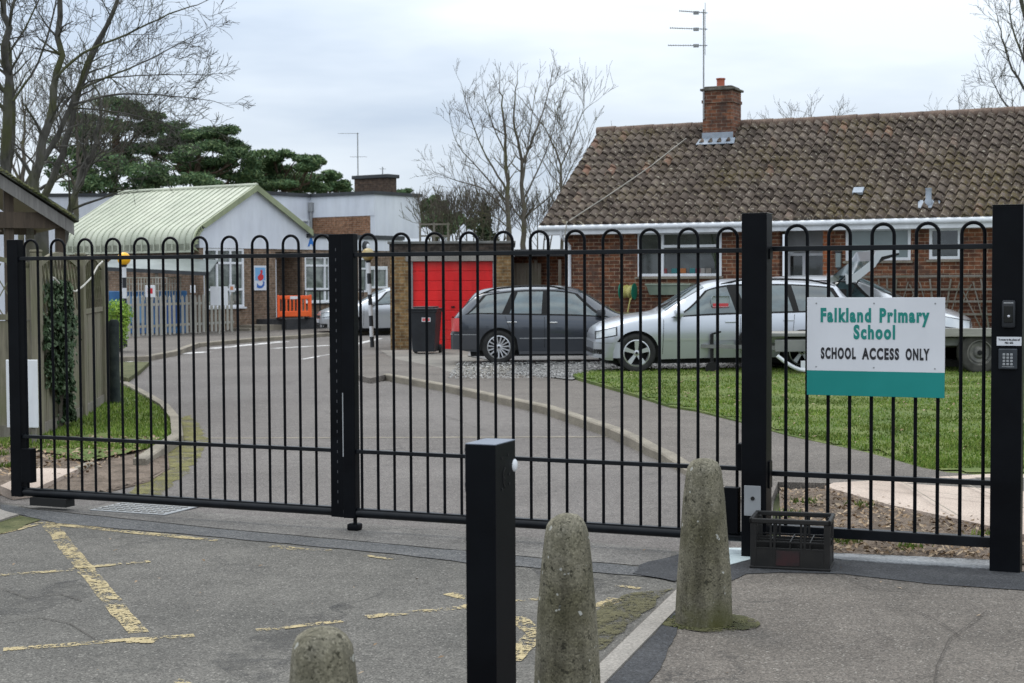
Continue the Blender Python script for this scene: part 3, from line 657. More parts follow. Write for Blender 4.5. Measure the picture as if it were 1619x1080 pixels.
# ================================================================ BOLLARDS, CONTROL POST, CRATE
def conc(name):
    m = mat(name, (.2, .19, .16), .92, 0, .25); v = coord(m); n = noise(m, v, 3.0, 6, .65)
    c = ramp(m, n, [(.34, (.085, .078, .05)), (.52, (.145, .133, .098)), (.68, (.235, .218, .175))])
    vo = _n(m, 'ShaderNodeTexVoronoi'); vo.inputs['Scale'].default_value = 170; _l(m, v, vo.inputs['Vector']); sc = _n(m, 'ShaderNodeSeparateColor'); _l(m, vo.outputs['Color'], sc.inputs[0])
    c = mixc(m, 1.0, c, ramp(m, sc.outputs[0], [(0, .5), (.25, .88), (.8, 1.1), (1, 1.5)]), 'MULTIPLY')
    sp = noise(m, v, 26, 2, .5); c = mixc(m, ramp(m, sp, [(.70, 0.0), (.73, .9)]), c, (.38, .38, .35))
    pt = noise(m, v, 34, 3, .6, .4); c = mixc(m, ramp(m, pt, [(.34, .9), (.39, 0.0)]), c, (.03, .028, .02))
    stv = coord(m, (9, 9, .9)); c = mixc(m, 1.0, c, ramp(m, noise(m, stv, 1.6, 4, .6), [(.35, .68), (.65, 1.22)]), 'MULTIPLY')
    c = mixc(m, ramp(m, noise(m, coord(m), 1.9, 4, .6), [(.5, 0.0), (.68, .55)]), c, (.06, .055, .038))
    gz = _n(m, 'ShaderNodeSeparateXYZ'); t = _n(m, 'ShaderNodeTexCoord'); _l(m, t.outputs['Object'], gz.inputs[0])
    c = mixc(m, mixc(m, 1.0, ramp(m, gz.outputs[2], [(.0, .9), (.2, .1)]), ramp(m, noise(m, v, 5, 4), [(.4, 0.0), (.6, 1.0)]), 'MULTIPLY'), c, (.07, .07, .02))
    bump(m, mixc(m, .5, n, pt), .7, .01); setc(m, c); return m
M_boll = conc('bollard_concrete')
def bollard(label, p, h, rb=.135, seed=0, z0=.0):
    prof = [(rb*1.01, -.02), (rb, .04), (rb*.93, h*.25), (rb*.84, h*.5), (rb*.73, h*.75), (rb*.635, h*.9), (rb*.585, h*.94), (rb*.48, h*.972), (rb*.33, h*.99), (rb*.15, h*.999), (.003, h)]
    mb = MB().lathe(prof, 40)
    for v in mb.v:
        w = mnoise.noise_vector(v*7+Vector((seed, 0, 0)))*.006+mnoise.noise_vector(v*25+Vector((seed, 0, 0)))*.003; v += w
    o = mb.build('bollard', M_boll, smooth=True, label=label, cat='bollard', group='concrete bollards in front of the gate')
    o.location = Vector((p[0], p[1], z0)); return o
bollard('weathered concrete bollard behind the others, moss around its foot beside the crate', (.92, 7.30), .776, .138, 3, PZ)
bollard('concrete bollard just right of the black control post, cropped at the bottom', (.206, 5.78), .775, .133, 9)
bollard('nearest concrete bollard, only its domed top showing at the bottom edge', (-.50, 3.95), .765, .133, 17)
mb = MB()
rnd = random.Random(5); pts = []
ms = [(.92+math.cos(a)*r, 7.30+math.sin(a)*r*.8, PZ+.003) for a, r in [(rnd.uniform(0, 6.28), rnd.uniform(.12, .22)) for _ in range(900)]]
scatter('moss', leafm('moss_tufts', [(.03, .04, .01), (.06, .07, .02), (.12, .12, .05)]), ms, .014, 'ring of dark moss round the foot of the far bollard', 'moss', .6, 8)
sheet('moss_ring', [(.95+.23*math.cos(a), 7.28+.20*math.sin(a), PZ+.0065) for a in [k*math.pi/10 for k in range(20)]], faded('dark_moss', (.035, .037, .012), (.085, .08, .03), 9, .46, .56, 1.0), jag=.03)
cp = thing('control_post', 'square black access control post in the foreground', 'post', (-.068, 4.70, 0), GA)
MB().bev(-.05, .05, -.08, .08, 0, 1.19, .002).build('shaft', M_black, cp)
MB().bev(-.0505, .0505, -.0805, .0805, 1.19, 1.193, .001).build('top_plate', noisy('post_top', (.10, .12, .16), (.14, .165, .21), 4, .35), cp)
MB().bev(-.073, -.0505, -.035, .05, 1.035, 1.185, .004).build('card_reader', M_bin, cp)
MB().bev(-.080, -.072, -.02, .035, 1.05, 1.062, .002).bev(-.080, -.072, -.02, .035, 1.16, 1.172, .002).build('reader_lip', M_bin, cp)
MB().bev(-.060, -.0505, -.03, .03, .965, 1.02, .004).build('sounder', M_grey, cp)
MB().bev(-.062, -.0505, -.04, .04, .86, .945, .01).build('lower_reader', M_bin, cp)
MB().lathe([(.020, 0), (.018, .003), (.012, .006), (.003, .007)], 20, Matrix.Translation((.0505, .072, 1.112)) @ Matrix.Rotation(R(90), 4, 'Y')).build('dome_sensor', M_white, cp, smooth=True)
mb = MB()
for (y, z) in [(-.03, 1.145), (.02, 1.15), (.028, 1.09), (.028, 1.06), (-.03, 1.05), (-.01, 1.082)]: mb.lathe([(.004, 0), (.004, .0015)], 8, Matrix.Translation((.0503, y, z)) @ Matrix.Rotation(R(90), 4, 'Y'))
mb.tube([(.0507, -.005, 1.115), (.0507, -.018, 1.10), (.0507, -.022, 1.08), (.0507, -.016, 1.062), (.0507, -.006, 1.052)], .002, 6)
mb.build('speaker_holes', M_dark, cp)
# crate
fa = G(1186, 897, PZ+.008); fb = G(1312, 903, PZ+.008); ang = math.atan2(fb.y-fa.y, fb.x-fa.x)
M_crate = noisy('scuffed_black_plastic', (.004, .004, .004), (.013, .012, .011), 7, .5, 5)
M_cratered = noisy('faded_red_print', (.012, .009, .009), (.032, .010, .011), 9, .55, 5, lo=.4, hi=.65)
ct = thing('bottle_crate', 'black plastic bottle crate with faded red print standing at the foot of the tall post', 'crate', (fa.x, fa.y, PZ+.006), ang)
CW, CD, CH = (fb-fa).length, .30, .285
for x in (0, CW-.035):
    for y in (0, CD-.035): MB().bev(x, x+.035, y, y+.035, 0, CH-.02, .006).build('corner_post', M_crate, ct)
mb = MB(); z0, z1 = CH-.028, CH
mb.bev(-.006, CW+.006, -.006, .014, z0, z1, .005); mb.bev(-.006, CW+.006, CD-.014, CD+.006, z0, z1, .005)
mb.bev(-.006, .014, -.006, CD+.006, z0, z1, .005); mb.bev(CW-.014, CW+.006, -.006, CD+.006, z0, z1, .005); mb.build('top_rim', M_crate, ct)
mb = MB()
for y in (.004, CD-.012):
    mb.box(.02, CW-.02, y, y+.006, .012, .115); mb.box(.02, CW-.02, y-.002, y+.008, .112, .119); mb.box(.02, CW-.02, y, y+.006, .15, .157)
    for x in (.11, .13, .28, .30): mb.box(x, x+.012, y-.001, y+.007, .0, CH-.02)
for x in (.004, CW-.010):
    mb.box(x, x+.006, .02, CD-.02, .012, .115); mb.box(x, x+.006, .02, CD-.02, .15, .157)
    for y in (.09, .2): mb.box(x-.001, x+.007, y, y+.012, 0, CH-.02)
mb.build('side_panel', M_crate, ct)
MB().box(.145, .278, -.0005, .0035, .02, .105).build('printed_panel', M_cratered, ct)
mb = MB().box(.01, CW-.01, .01, CD-.01, .004, .012)
for k in range(1, 4): mb.box(.0+CW*k/4-.003, CW*k/4+.003, .01, CD-.01, .012, .155)
for k in range(1, 3): mb.box(.01, CW-.01, CD*k/3-.003, CD*k/3+.003, .012, .155)
mb.build('divider_grid', M_crate, ct)
MB().bev(-.004, CW+.004, -.004, CD+.004, 0, .012, .003).build('base', M_crate, ct)
# ================================================================ CARS
def lerp_tab(tab, x):
    if x <= tab[0][0]: return tab[0][1]
    for i in range(len(tab)-1):
        (a, u), (b, v) = tab[i], tab[i+1]
        if x <= b:
            t = (x-a)/(b-a)
            # catmull-rom style smoothing with clamped tangents
            p0 = tab[i-1] if i > 0 else tab[i]; p3 = tab[i+2] if i+2 < len(tab) else tab[i+1]
            m1 = (v-p0[1])/(b-p0[0])*(b-a) if b != p0[0] else 0; m2 = (p3[1]-u)/(p3[0]-a)*(b-a) if p3[0] != a else 0
            lim = 3*abs(v-u); m1 = max(-lim, min(lim, m1)); m2 = max(-lim, min(lim, m2))
            if (v-u)*m1 < 0: m1 = 0
            if (v-u)*m2 < 0: m2 = 0
            t2, t3 = t*t, t*t*t
            return (2*t3-3*t2+1)*u+(t3-2*t2+t)*m1+(-2*t3+3*t2)*v+(t3-t2)*m2
    return tab[-1][1]
class Body:
    """Car body of stations along x. top: centreline height; edge: roof or bonnet edge height; belt: shoulder height; w: plan half-width; we: half-width at the top edge; bot: lower edge."""
    def __init__(s, L, top, edge, belt, w, we, bot, wheels, rw, xend=None):
        s.L, s.top, s.edge, s.belt, s.w, s.we, s.bot, s.wh, s.rw = L, top, edge, belt, w, we, bot, wheels, rw
    def bottom(s, x):
        z = lerp_tab(s.bot, x)
        for wx in s.wh:
            d = abs(x-wx)
            if d < s.rw+.055: z = max(z, s.rwz+math.sqrt(max(0, (s.rw+.055)**2-d*d)))
        return z
    rwz = .31; x0 = 0
    def rm(s, x): return s.x0+x*(s.wh[0]-s.x0)/s.wh[0] if s.x0 and x < s.wh[0] else x
    def squeeze(s, x0):
        s.x0 = x0
        for nm in ('top', 'edge', 'belt', 'w', 'we', 'bot'): setattr(s, nm, [(s.rm(x), z) for x, z in getattr(s, nm)])
    def P(s, x, r, side=1, off=0):
        zb, zl, ze, zt = s.bottom(x), lerp_tab(s.belt, x), lerp_tab(s.edge, x), lerp_tab(s.top, x)
        w, we = lerp_tab(s.w, x), lerp_tab(s.we, x)
        def prof(z):
            t = (z-.2)/(zl-.2)
            return w*(1-.075*max(0, 1-t)**2*1.0-.055*max(0, t-.55)**2/.2)
        if r <= 1:
            z = zb+(zl-zb)*r; y = prof(z)
        elif r <= 2:
            t = r-1; y0 = prof(zl); y = y0+(we-y0)*t-.0+.02*math.sin(math.pi*t); z = zl+(ze-zl)*t
        else:
            t = r-2; y = we*math.cos(t*math.pi/2); z = ze+(zt-ze)*math.sin(t*math.pi/2)
            y = we*(1-t); z = ze+(zt-ze)*(1-(1-t)**2.6)
        return Vector((x, side*y, z))
    def N(s, x, r, side=1):
        e = .01; a = s.P(x+e, r, side)-s.P(x-e, r, side); b = s.P(x, min(3, r+e), side)-s.P(x, max(0, r-e), side)
        n = a.cross(b)*side
        if n.length < 1e-9: return Vector((0, side, 0))
        n.normalize()
        return n if True else n
    def raise_roof(s, z0, k):
        for nm in ('top', 'edge'): setattr(s, nm, [(x, z if z < z0 else z0+(z-z0)*k) for x, z in getattr(s, nm)])
    def shell(s, dx=.035):
        mb = MB(); n = int((s.L-s.x0)/dx); xs = [s.x0+(s.L-s.x0)*i/n for i in range(n+1)]
        rs = [i/7 for i in range(7)]+[1+i/5 for i in range(5)]+[2+i/5 for i in range(6)]
        row = []
        for x in xs:
            ids = []
            for side in (1, -1):
                for r in (rs if side == 1 else rs[::-1][1:]):
                    ids.append(len(mb.v)); mb.v.append(s.P(x, r, side))
            row.append(ids)
        for a, b in zip(row, row[1:]):
            for j in range(len(a)-1): mb.f.append((a[j], a[j+1], b[j+1], b[j]))
        mb.f.append(tuple(row[0])); mb.f.append(tuple(row[-1])[::-1])
        return mb
    def patch(s, quad, side, off=.004, n=10, m=6, mb=None, thick=0):
        # quad in (x, r): four corners bl, br, tr, tl (may also be in range 2..3 for the top surface)
        mb = mb or MB(); base = len(mb.v); (a, b, c, d) = quad
        for i in range(n+1):
            for j in range(m+1):
                u, v = i/n, j/m
                x = (a[0]*(1-u)+b[0]*u)*(1-v)+(d[0]*(1-u)+c[0]*u)*v; r = (a[1]*(1-u)+b[1]*u)*(1-v)+(d[1]*(1-u)+c[1]*u)*v
                p = s.P(x, r, side); e = .012
                A = s.P(x+e, r, side)-s.P(x-e, r, side); B = s.P(x, min(3, r+e), side)-s.P(x, max(0, r-e), side); nn = A.cross(B)
                if nn.length < 1e-9: nn = Vector((0, side, 0))
                nn.normalize()
                if nn.y*side < 0 and r < 2: nn = -nn
                if r >= 2 and nn.z < 0: nn = -nn
                mb.v.append(p+nn*off)
        for i in range(n):
            for j in range(m): k = base+i*(m+1)+j; mb.f.append((k, k+1, k+m+2, k+m+1))
        return mb
    def rz(s, x, z):
        zb, zl = s.bottom(x), lerp_tab(s.belt, x); return max(0, min(1, (z-zb)/(zl-zb)))
    def zpatch(s, x0, x1, z0, z1, side, off=.004, n=12, z0b=None, z1b=None, m=3, mb=None):
        # patch on lower side by real heights
        mb = mb or MB(); base = len(mb.v); z0b = z0 if z0b is None else z0b; z1b = z1 if z1b is None else z1b
        for i in range(n+1):
            x = x0+(x1-x0)*i/n; u = i/n
            for j in range(m+1):
                z = (z0*(1-u)+z0b*u)*(1-j/m)+(z1*(1-u)+z1b*u)*j/m; p = s.P(x, s.rz(x, z), side); q = s.P(min(s.L, x+.02), s.rz(x, z), side)-s.P(max(0, x-.02), s.rz(x, z), side)
                nn = Vector((-q.y, q.x, 0)); nn = nn.normalized() if nn.length > 1e-6 else Vector((0, side, 0))
                if nn.y*side < 0: nn = -nn
                mb.v.append(Vector((p.x, p.y, z))+nn*off)
        for i in range(n):
            for j in range(m): k = base+i*(m+1)+j; mb.f.append((k, k+1, k+m+2, k+m+1))
        return mb
def wheel(t, x, y, r, side, spokes=5, w=.2, steel=False, rimr=None, wide=.5, rim_m=None, tyre_m=None, z=None):
    rimr = rimr or r*.68; z = r if z is None else z
    M = Matrix.Translation((x, y, z)) @ Matrix.Rotation(R(-90*side), 4, 'X')    # local +z = outward
    tw = w/2
    ty = MB().lathe([(rimr, -tw), (r*.93, -tw), (r*.985, -tw*.8), (r, -tw*.5), (r, tw*.5), (r*.985, tw*.8), (r*.94, tw*.98), (r*.86, tw*1.04), (rimr*1.04, tw*.98), (rimr, tw*.9)], 36, M, caps=False).build('wheel', tyre_m or M_tyre, t, smooth=True)
    MB().lathe([(rimr*.99, -tw*.2), (rimr*1.01, tw*.92), (rimr*.94, tw*.96), (rimr*.90, tw*.6), (rimr*.88, 0)], 36, M, caps=False).build('rim', rim_m or M_alloy, ty, smooth=True)
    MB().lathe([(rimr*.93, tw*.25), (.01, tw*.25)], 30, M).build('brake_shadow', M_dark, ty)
    sp = MB()
    if steel:
        sp.lathe([(rimr*.92, tw*.35), (rimr*.75, tw*.55), (rimr*.5, tw*.4), (rimr*.36, tw*.75), (.02, tw*.8)], 30, M)
    else:
        for k in range(spokes):
            a = 2*math.pi*k/spokes+.3; q = M @ Matrix.Rotation(a, 4, 'Z'); ws = rimr*wide*2.2/spokes
            sp.add([q @ Vector(v) for v in [(rimr*.12, -ws*.55, tw*.82), (rimr*.95, -ws*.95 if spokes < 8 else -ws*.6, tw*.9), (rimr*.95, ws*.95 if spokes < 8 else ws*.6, tw*.9), (rimr*.12, ws*.55, tw*.82), (rimr*.12, -ws*.55, tw*.5), (rimr*.95, -ws*.95, tw*.55), (rimr*.95, ws*.95, tw*.55), (rimr*.12, ws*.55, tw*.5)]], [(0, 1, 2, 3), (0, 4, 5, 1), (3, 2, 6, 7), (1, 5, 6, 2)])
        sp.lathe([(rimr*.24, tw*.45), (rimr*.22, tw*.9), (rimr*.1, tw*.95), (.005, tw*.96)], 20, M)
    sp.build('wheel_face' if steel else 'spokes', rim_m or M_alloy, ty)
    if steel: MB().lathe([(rimr*.2, tw*.5), (rimr*.18, tw*1.05), (.01, tw*1.1)], 16, M).build('hub', M_dark, ty)
    else: MB().lathe([(rimr*.11, tw*.9), (rimr*.1, tw*.99), (.005, tw*1.0)], 14, M).build('hub_cap', M_dark, ty)
    return ty
def car(label, loc, rz, B, paint, wr, wins, windscreen, rearscreen, spokes=5, doors=(), handles=(), mould=None, mould_m=None, lights=(), rails=None, mirror=None, bumper=None, glass=None, group=None, rail_m=None, wide=.5, extras=None, handle_m=None):
    t = thing('parked_car', label, 'car', loc, rz, group)
    B.shell().build('body', paint, t, smooth=True)
    # floor and inner arches
    fl = MB().box(.42, B.L-.35, -.70, .70, .14, .5)
    for wx in B.wh: fl.box(wx-wr-.04, wx+wr+.04, -.78, .78, .25, .70)
    fl.build('underbody', M_dark, t)
    for wx in B.wh:
        for s in (1, -1): wheel(t, wx, s*(lerp_tab(B.w, wx)-.125), wr, s, spokes, .2, wide=wide)
    for s in (1, -1):
        for q in wins:
            f = B.patch(q['frame'], s, .003).build('window_seal', M_dark, t)
            for g in q['panes']: B.patch(g, s, .007).build('side_window', glass or M_carglass, t, smooth=True)
        gp = MB()
        for x, xt in doors:
            zs = lerp_tab(B.belt, x)-.01
            for i in range(8):
                z0 = .30+(zs-.30)*i/8; z1 = .30+(zs-.30)*(i+1)/8; xa, xb = x+(xt-x)*i/8, x+(xt-x)*(i+1)/8
                p = [B.P(xx, B.rz(xx, z), s)+Vector((0, s*.002, 0)) for xx, z in ((xa, z0), (xa+.008, z0), (xb+.008, z1), (xb, z1))]; 
                for v, z in zip(p, (z0, z0, z1, z1)): v.z = z
                gp.add(p, [(0, 1, 2, 3)])
        if gp.v: gp.build('door_gaps', M_dark, t)
        for x, z in handles:
            p = B.P(x, B.rz(x, z), s); MB().bev(x-.09, x+.09, p.y-.012 if s > 0 else p.y-.02, p.y+.02 if s > 0 else p.y+.012, z-.015, z+.012, .008).build('door_handle', handle_m or paint, t)
        if mould:
            for (x0, x1, z0, z1) in mould: B.zpatch(x0, x1, z0, z1, s, .008, 16).build('side_moulding', mould_m or paint, t)
        for nm, m, x0, x1, z0, z1, z0b, z1b in lights:
            x0, x1 = B.rm(x0), B.rm(x1)
            if nm == 'headlight': B.zpatch(max(.02, x0-.02), x1+.025, z0-.018, z1+.014, s, .003, 10, z0b-.018, z1b+.014).build('headlight_seal', M_plastic, t)
            B.zpatch(x0, x1, z0, z1, s, .006, 10, z0b, z1b).build(nm, m, t, smooth=True)
        if mirror:
            mx_, mz = mirror; p = B.P(mx_, 1.02, s); c = MB().bev(mx_-.06, mx_+.09, min(p.y, p.y+s*.2), max(p.y, p.y+s*.2), mz, mz+.13, .04); c.build('wing_mirror', paint if paint is not M_charcoal else M_plastic, t, smooth=True)
        if rails:
            x0, x1 = rails; pts = []
            for i in range(15):
                x = x0+(x1-x0)*i/14; p = B.P(x, 2.0, s); h = .055*min(1, 5*min(i, 14-i)/14+.0); pts.append(p+Vector((0, -s*.03, h)))
            MB().tube(pts, .016, 8).build('roof_rail', rail_m or M_dark, t, smooth=True)
    for nm, q in (('windscreen', windscreen), ('rear_window', rearscreen)):
        if q:
            mb = MB(); B.patch(q, 1, .006, 10, 8, mb); B.patch(q, -1, .006, 10, 8, mb); mb.build(nm, glass or M_carglass, t, smooth=True)
    if bumper:
        for nm, m, x0, x1, z0, z1 in bumper:
            x0, x1 = B.rm(x0), B.rm(x1); mb = MB(); xe = B.x0 if x0 < B.L/2 else B.L
            for s in (1, -1): B.zpatch(x0, x1, z0, z1, s, .012, 14, mb=mb)
            # end face strip
            y = B.P(xe, .5, 1).y; sx = -1 if xe == B.x0 else 1
            mb.box(xe-.015, xe+.015, -y-.01, y+.01, z0, z1); mb.build(nm, m, t)
    return t
# ---- silver estate with its tailgate up (nose to the left)
LZ = .135
om = Body(4.86,
    top=[(0, .62), (.03, .70), (.12, .76), (.35, .845), (.8, .93), (1.15, .975), (1.30, 1.01), (1.55, 1.14), (1.95, 1.36), (2.2, 1.435), (2.6, 1.465), (3.3, 1.465), (3.9, 1.44), (4.25, 1.40), (4.36, 1.30), (4.62, 1.02), (4.80, .88), (4.86, .80)],
    edge=[(0, .60), (.03, .66), (.12, .70), (.35, .78), (.8, .88), (1.15, .925), (1.30, .955), (1.55, 1.09), (1.95, 1.29), (2.2, 1.365), (2.6, 1.40), (3.3, 1.405), (3.9, 1.38), (4.22, 1.33), (4.36, 1.20), (4.62, .97), (4.80, .85), (4.86, .78)],
    belt=[(0, .55), (.12, .64), (.35, .73), (.8, .82), (1.15, .865), (1.6, .895), (2.6, .925), (3.6, .945), (4.4, .95), (4.70, .90), (4.86, .76)],
    w=[(0, .56), (.04, .66), (.12, .74), (.3, .82), (.6, .87), (1.2, .885), (2.4, .89), (3.6, .885), (4.3, .86), (4.7, .80), (4.86, .70)],
    we=[(0, .50), (.12, .64), (.5, .72), (1.15, .74), (1.4, .70), (2.0, .60), (2.6, .58), (3.6, .58), (4.2, .60), (4.7, .68), (4.86, .64)],
    bot=[(0, .30), (.15, .22), (.4, .20), (2, .23), (4.2, .24), (4.7, .28), (4.86, .34)], wheels=(.86, 3.59), rw=.315)
om.rwz = .315; om.raise_roof(.95, 1.11); om.squeeze(.20)
fr = G(1007, 589, LZ)
# position: front wheel centre near side at (2.02, 24.9)
oa = R(3.5); ox, oy = 2.03, 24.75
def carloc(wx, wy, frontwheel, halfw, ang, flip=False):
    return (wx-math.cos(ang)*frontwheel-math.sin(ang)*halfw*(1), wy-math.sin(ang)*frontwheel+math.cos(ang)*halfw, LZ)
o = car('silver estate car with its tailgate raised, parked on the lawn edge behind the tall post', carloc(ox, oy, .86, .88, oa), oa, om, M_silver, .32,
    [dict(frame=[(1.42, 1.03), (2.60, 1.03), (2.44, 1.97), (2.02, 1.93)], panes=[[(1.55, 1.10), (2.50, 1.08), (2.38, 1.90), (2.06, 1.88)]]),
     dict(frame=[(2.58, 1.03), (3.50, 1.03), (3.42, 1.95), (2.43, 1.97)], panes=[[(2.68, 1.08), (3.44, 1.08), (3.34, 1.90), (2.54, 1.90)]]),
     dict(frame=[(3.49, 1.03), (4.40, 1.06), (4.16, 1.93), (3.40, 1.95)], panes=[[(3.54, 1.08), (4.30, 1.10), (4.08, 1.88), (3.46, 1.90)]])],
    [(1.36, 2.10), (1.36, 3.0), (2.0, 3.0), (2.02, 2.10)], [(4.28, 2.12), (4.28, 3.0), (4.60, 3.0), (4.60, 2.12)], 5,
    doors=((1.28, 1.30), (2.56, 2.56), (3.38, 3.46)), handles=((2.40, .82), (3.36, .84)), mould=[(1.30, 2.54, .52, .565), (2.59, 3.30, .525, .57)], mould_m=M_silver2,
    lights=(('headlight', M_lamp, .04, .42, .555, .66, .62, .735), ('tail_lamp', M_redlens, 4.62, 4.84, .62, .80, .66, .78)),
    rails=(2.3, 4.2), mirror=(1.52, .90), bumper=[('front_bumper', M_silver, .0, .52, .24, .50), ('bumper_strip', M_grey, .0, .50, .475, .49), ('front_grille', M_dark, 0, .16, .30, .38), ('rear_bumper', M_silver, 4.45, 4.86, .26, .52)], wide=.42)
# interior hints seen through the front side window
mb = MB(); 
p0 = om.P(2.25, 1.3, -1); MB().bev(2.12, 2.38, p0.y-.016, p0.y-.010, 1.04, 1.12, .002).build('red_cushion', mat('cushion_red', (.50, .05, .06), .6), o); MB().bev(2.10, 2.40, p0.y-.008, p0.y-.004, 1.06, 1.24, .03).build('seat_cover', mat('seat_white', (.30, .34, .35), .6), o)
# raised tailgate: hinge at roof rear, panel going up and back
tg = MB(); hx, hz = 4.40, 1.44
prof = [(hx, hz-.02), (hx-.02, hz+.16), (hx+.06, hz+.10), (hx+.40, hz+.36), (hx+.50, hz+.53), (hx+.86, hz+.57), (hx+.88, hz+.50), (hx+.58, hz+.43), (hx+.48, hz+.27), (hx+.18, hz+.04)]
tg.prism([Vector((x, -.60, z)) for x, z in prof], (0, .05, 0)).prism([Vector((x, .55, z)) for x, z in prof], (0, .05, 0)).prism([Vector((x, -.549, z)) for x, z in prof[4:9]], (0, 1.098, 0))
tgo = tg.build('tailgate', M_silver2, o)
MB().prism([Vector((hx+.08, -.56, hz+.125)), Vector((hx+.395, -.56, hz+.362)), Vector((hx+.465, -.56, hz+.262)), Vector((hx+.19, -.56, hz+.036))], (0, 1.12, 0)).build('tailgate_window', M_carglass, tgo)
MB().prism([Vector((hx+.49, -.61, hz+.30)), Vector((hx+.60, -.61, hz+.415)), Vector((hx+.87, -.61, hz+.49)), Vector((hx+.87, -.61, hz+.46)), Vector((hx+.62, -.61, hz+.38))], (0, 1.22, 0)).build('lower_trim', M_dark, tgo)
mb = MB()
for s in (-1, 1): mb.tube([(4.40, s*.55, 1.12), (hx+.30, s*.55, hz+.20)], .012, 6)
mb.build('gas_strut', M_dark, o)
MB().box(4.18, 4.40, -.585, .585, 1.02, 1.34).build('load_bay', M_dark, o)
# ---- slate estate (nose to the right, behind the silver nose)
vb = Body(4.48,
    top=[(0, .60), (.03, .70), (.12, .74), (.35, .80), (.7, .86), (1.15, .91), (1.42, .95), (1.65, 1.07), (2.05, 1.30), (2.28, 1.36), (2.6, 1.385), (3.1, 1.385), (3.6, 1.36), (3.9, 1.32), (4.05, 1.25), (4.25, 1.05), (4.40, .88), (4.46, .78), (4.48, .62)],
    edge=[(0, .58), (.12, .68), (.35, .74), (.7, .82), (1.15, .87), (1.42, .905), (1.65, 1.01), (2.05, 1.23), (2.28, 1.295), (2.6, 1.325), (3.1, 1.325), (3.6, 1.29), (3.9, 1.245), (4.05, 1.18), (4.25, 1.02), (4.40, .88), (4.46, .76), (4.48, .60)],
    belt=[(0, .52), (.12, .62), (.35, .68), (.7, .76), (1.0, .80), (1.6, .835), (2.4, .86), (3.4, .885), (4.1, .90), (4.40, .84), (4.48, .56)],
    w=[(0, .50), (.04, .64), (.15, .74), (.4, .82), (.8, .85), (2.2, .86), (3.4, .855), (4.0, .835), (4.3, .78), (4.44, .70), (4.48, .60)],
    we=[(0, .45), (.12, .60), (.5, .70), (1.0, .72), (1.3, .68), (1.9, .585), (2.4, .565), (3.4, .56), (3.9, .56), (4.2, .62), (4.48, .55)],
    bot=[(0, .30), (.2, .22), (.5, .2), (2, .21), (3.9, .22), (4.3, .25), (4.48, .34)], wheels=(1.02, 3.62), rw=.305)
vb.rwz = .305; vb.raise_roof(.95, 1.10)
va = R(180+2.0); vx, vy = -.24, 27.75       # rear wheel, near side
hw = .85
vloc = (vx-math.cos(va)*3.36+(-math.sin(va))*(-hw)*1.0, vy-math.sin(va)*3.36+math.cos(va)*(-hw), .115)
vloc = (vx-math.cos(va)*3.62-math.sin(va)*(-hw)*1.0, vy-math.sin(va)*3.62+math.cos(va)*(-hw), .115)
V = car('dark slate grey estate car parked in front of the red garage door', vloc, va, vb, M_charcoal, .31,
    [dict(frame=[(1.58, 1.04), (2.80, 1.03), (2.76, 1.96), (2.16, 1.94)], panes=[[(1.76, 1.10), (2.72, 1.08), (2.68, 1.90), (2.22, 1.88)]]),
     dict(frame=[(2.79, 1.03), (3.52, 1.03), (3.34, 1.96), (2.75, 1.96)], panes=[[(2.84, 1.08), (3.42, 1.08), (3.26, 1.90), (2.80, 1.90)]]),
     dict(frame=[(3.51, 1.03), (4.24, 1.06), (3.90, 1.93), (3.33, 1.96)], panes=[[(3.56, 1.08), (4.16, 1.10), (3.84, 1.88), (3.38, 1.90)]])],
    [(1.46, 2.10), (1.46, 3.0), (2.10, 3.0), (2.14, 2.10)], [(4.0, 2.12), (4.0, 3.0), (4.32, 3.0), (4.30, 2.12)], 15,
    doors=((1.55, 1.55), (2.78, 2.78), (3.30, 3.50)), handles=((2.64, .755), (3.38, .765)), mould=[(1.40, 3.24, .46, .478)], mould_m=M_grey,
    lights=(('headlight', M_lamp, .04, .36, .55, .65, .60, .72), ('tail_lamp', M_redlens, 4.34, 4.475, .60, .84, .60, .84), ('side_marker', M_orange, 4.10, 4.22, .475, .505, .475, .505)),
    rails=(2.35, 4.0), mirror=(1.74, .87), handle_m=M_chrome,
    bumper=[('rear_bumper', M_plastic, 3.99, 4.48, .27, .55), ('bumper_lip', M_grey, 4.0, 4.49, .535, .548), ('front_bumper', M_plastic, 0, .45, .24, .48)], wide=.62)
MB().bev(1.4, 3.25, -.80, .80, .17, .235, .01).build('sill_trim', M_plastic, V)
# ---- third silver car, nose to the right, half hidden behind the sign and trailer
ca = R(180-17); nose = Vector((7.98, 25.55, LZ))
tb = Body(4.3,
    top=[(0, .60), (.03, .68), (.12, .74), (.4, .84), (.9, .93), (1.1, .98), (1.35, 1.10), (1.9, 1.36), (2.2, 1.42), (2.9, 1.43), (3.6, 1.39), (3.9, 1.30), (4.15, 1.0), (4.25, .85), (4.3, .65)],
    edge=[(0, .58), (.12, .69), (.4, .78), (.9, .88), (1.1, .92), (1.35, 1.04), (1.9, 1.29), (2.2, 1.36), (2.9, 1.37), (3.6, 1.32), (3.9, 1.22), (4.15, .97), (4.25, .83), (4.3, .62)],
    belt=[(0, .52), (.12, .63), (.4, .72), (.9, .82), (1.6, .88), (2.6, .91), (3.7, .93), (4.15, .90), (4.3, .58)],
    w=[(0, .52), (.05, .66), (.15, .75), (.4, .83), (.9, .86), (2.4, .865), (3.6, .86), (4.1, .80), (4.3, .64)],
    we=[(0, .45), (.12, .62), (.5, .70), (1.1, .72), (1.4, .68), (2.0, .58), (2.6, .56), (3.6, .56), (4.0, .6), (4.3, .55)],
    bot=[(0, .30), (.2, .22), (2, .22), (4.0, .24), (4.3, .34)], wheels=(.82, 3.4), rw=.31)
import copy
tm = copy.deepcopy(tb)
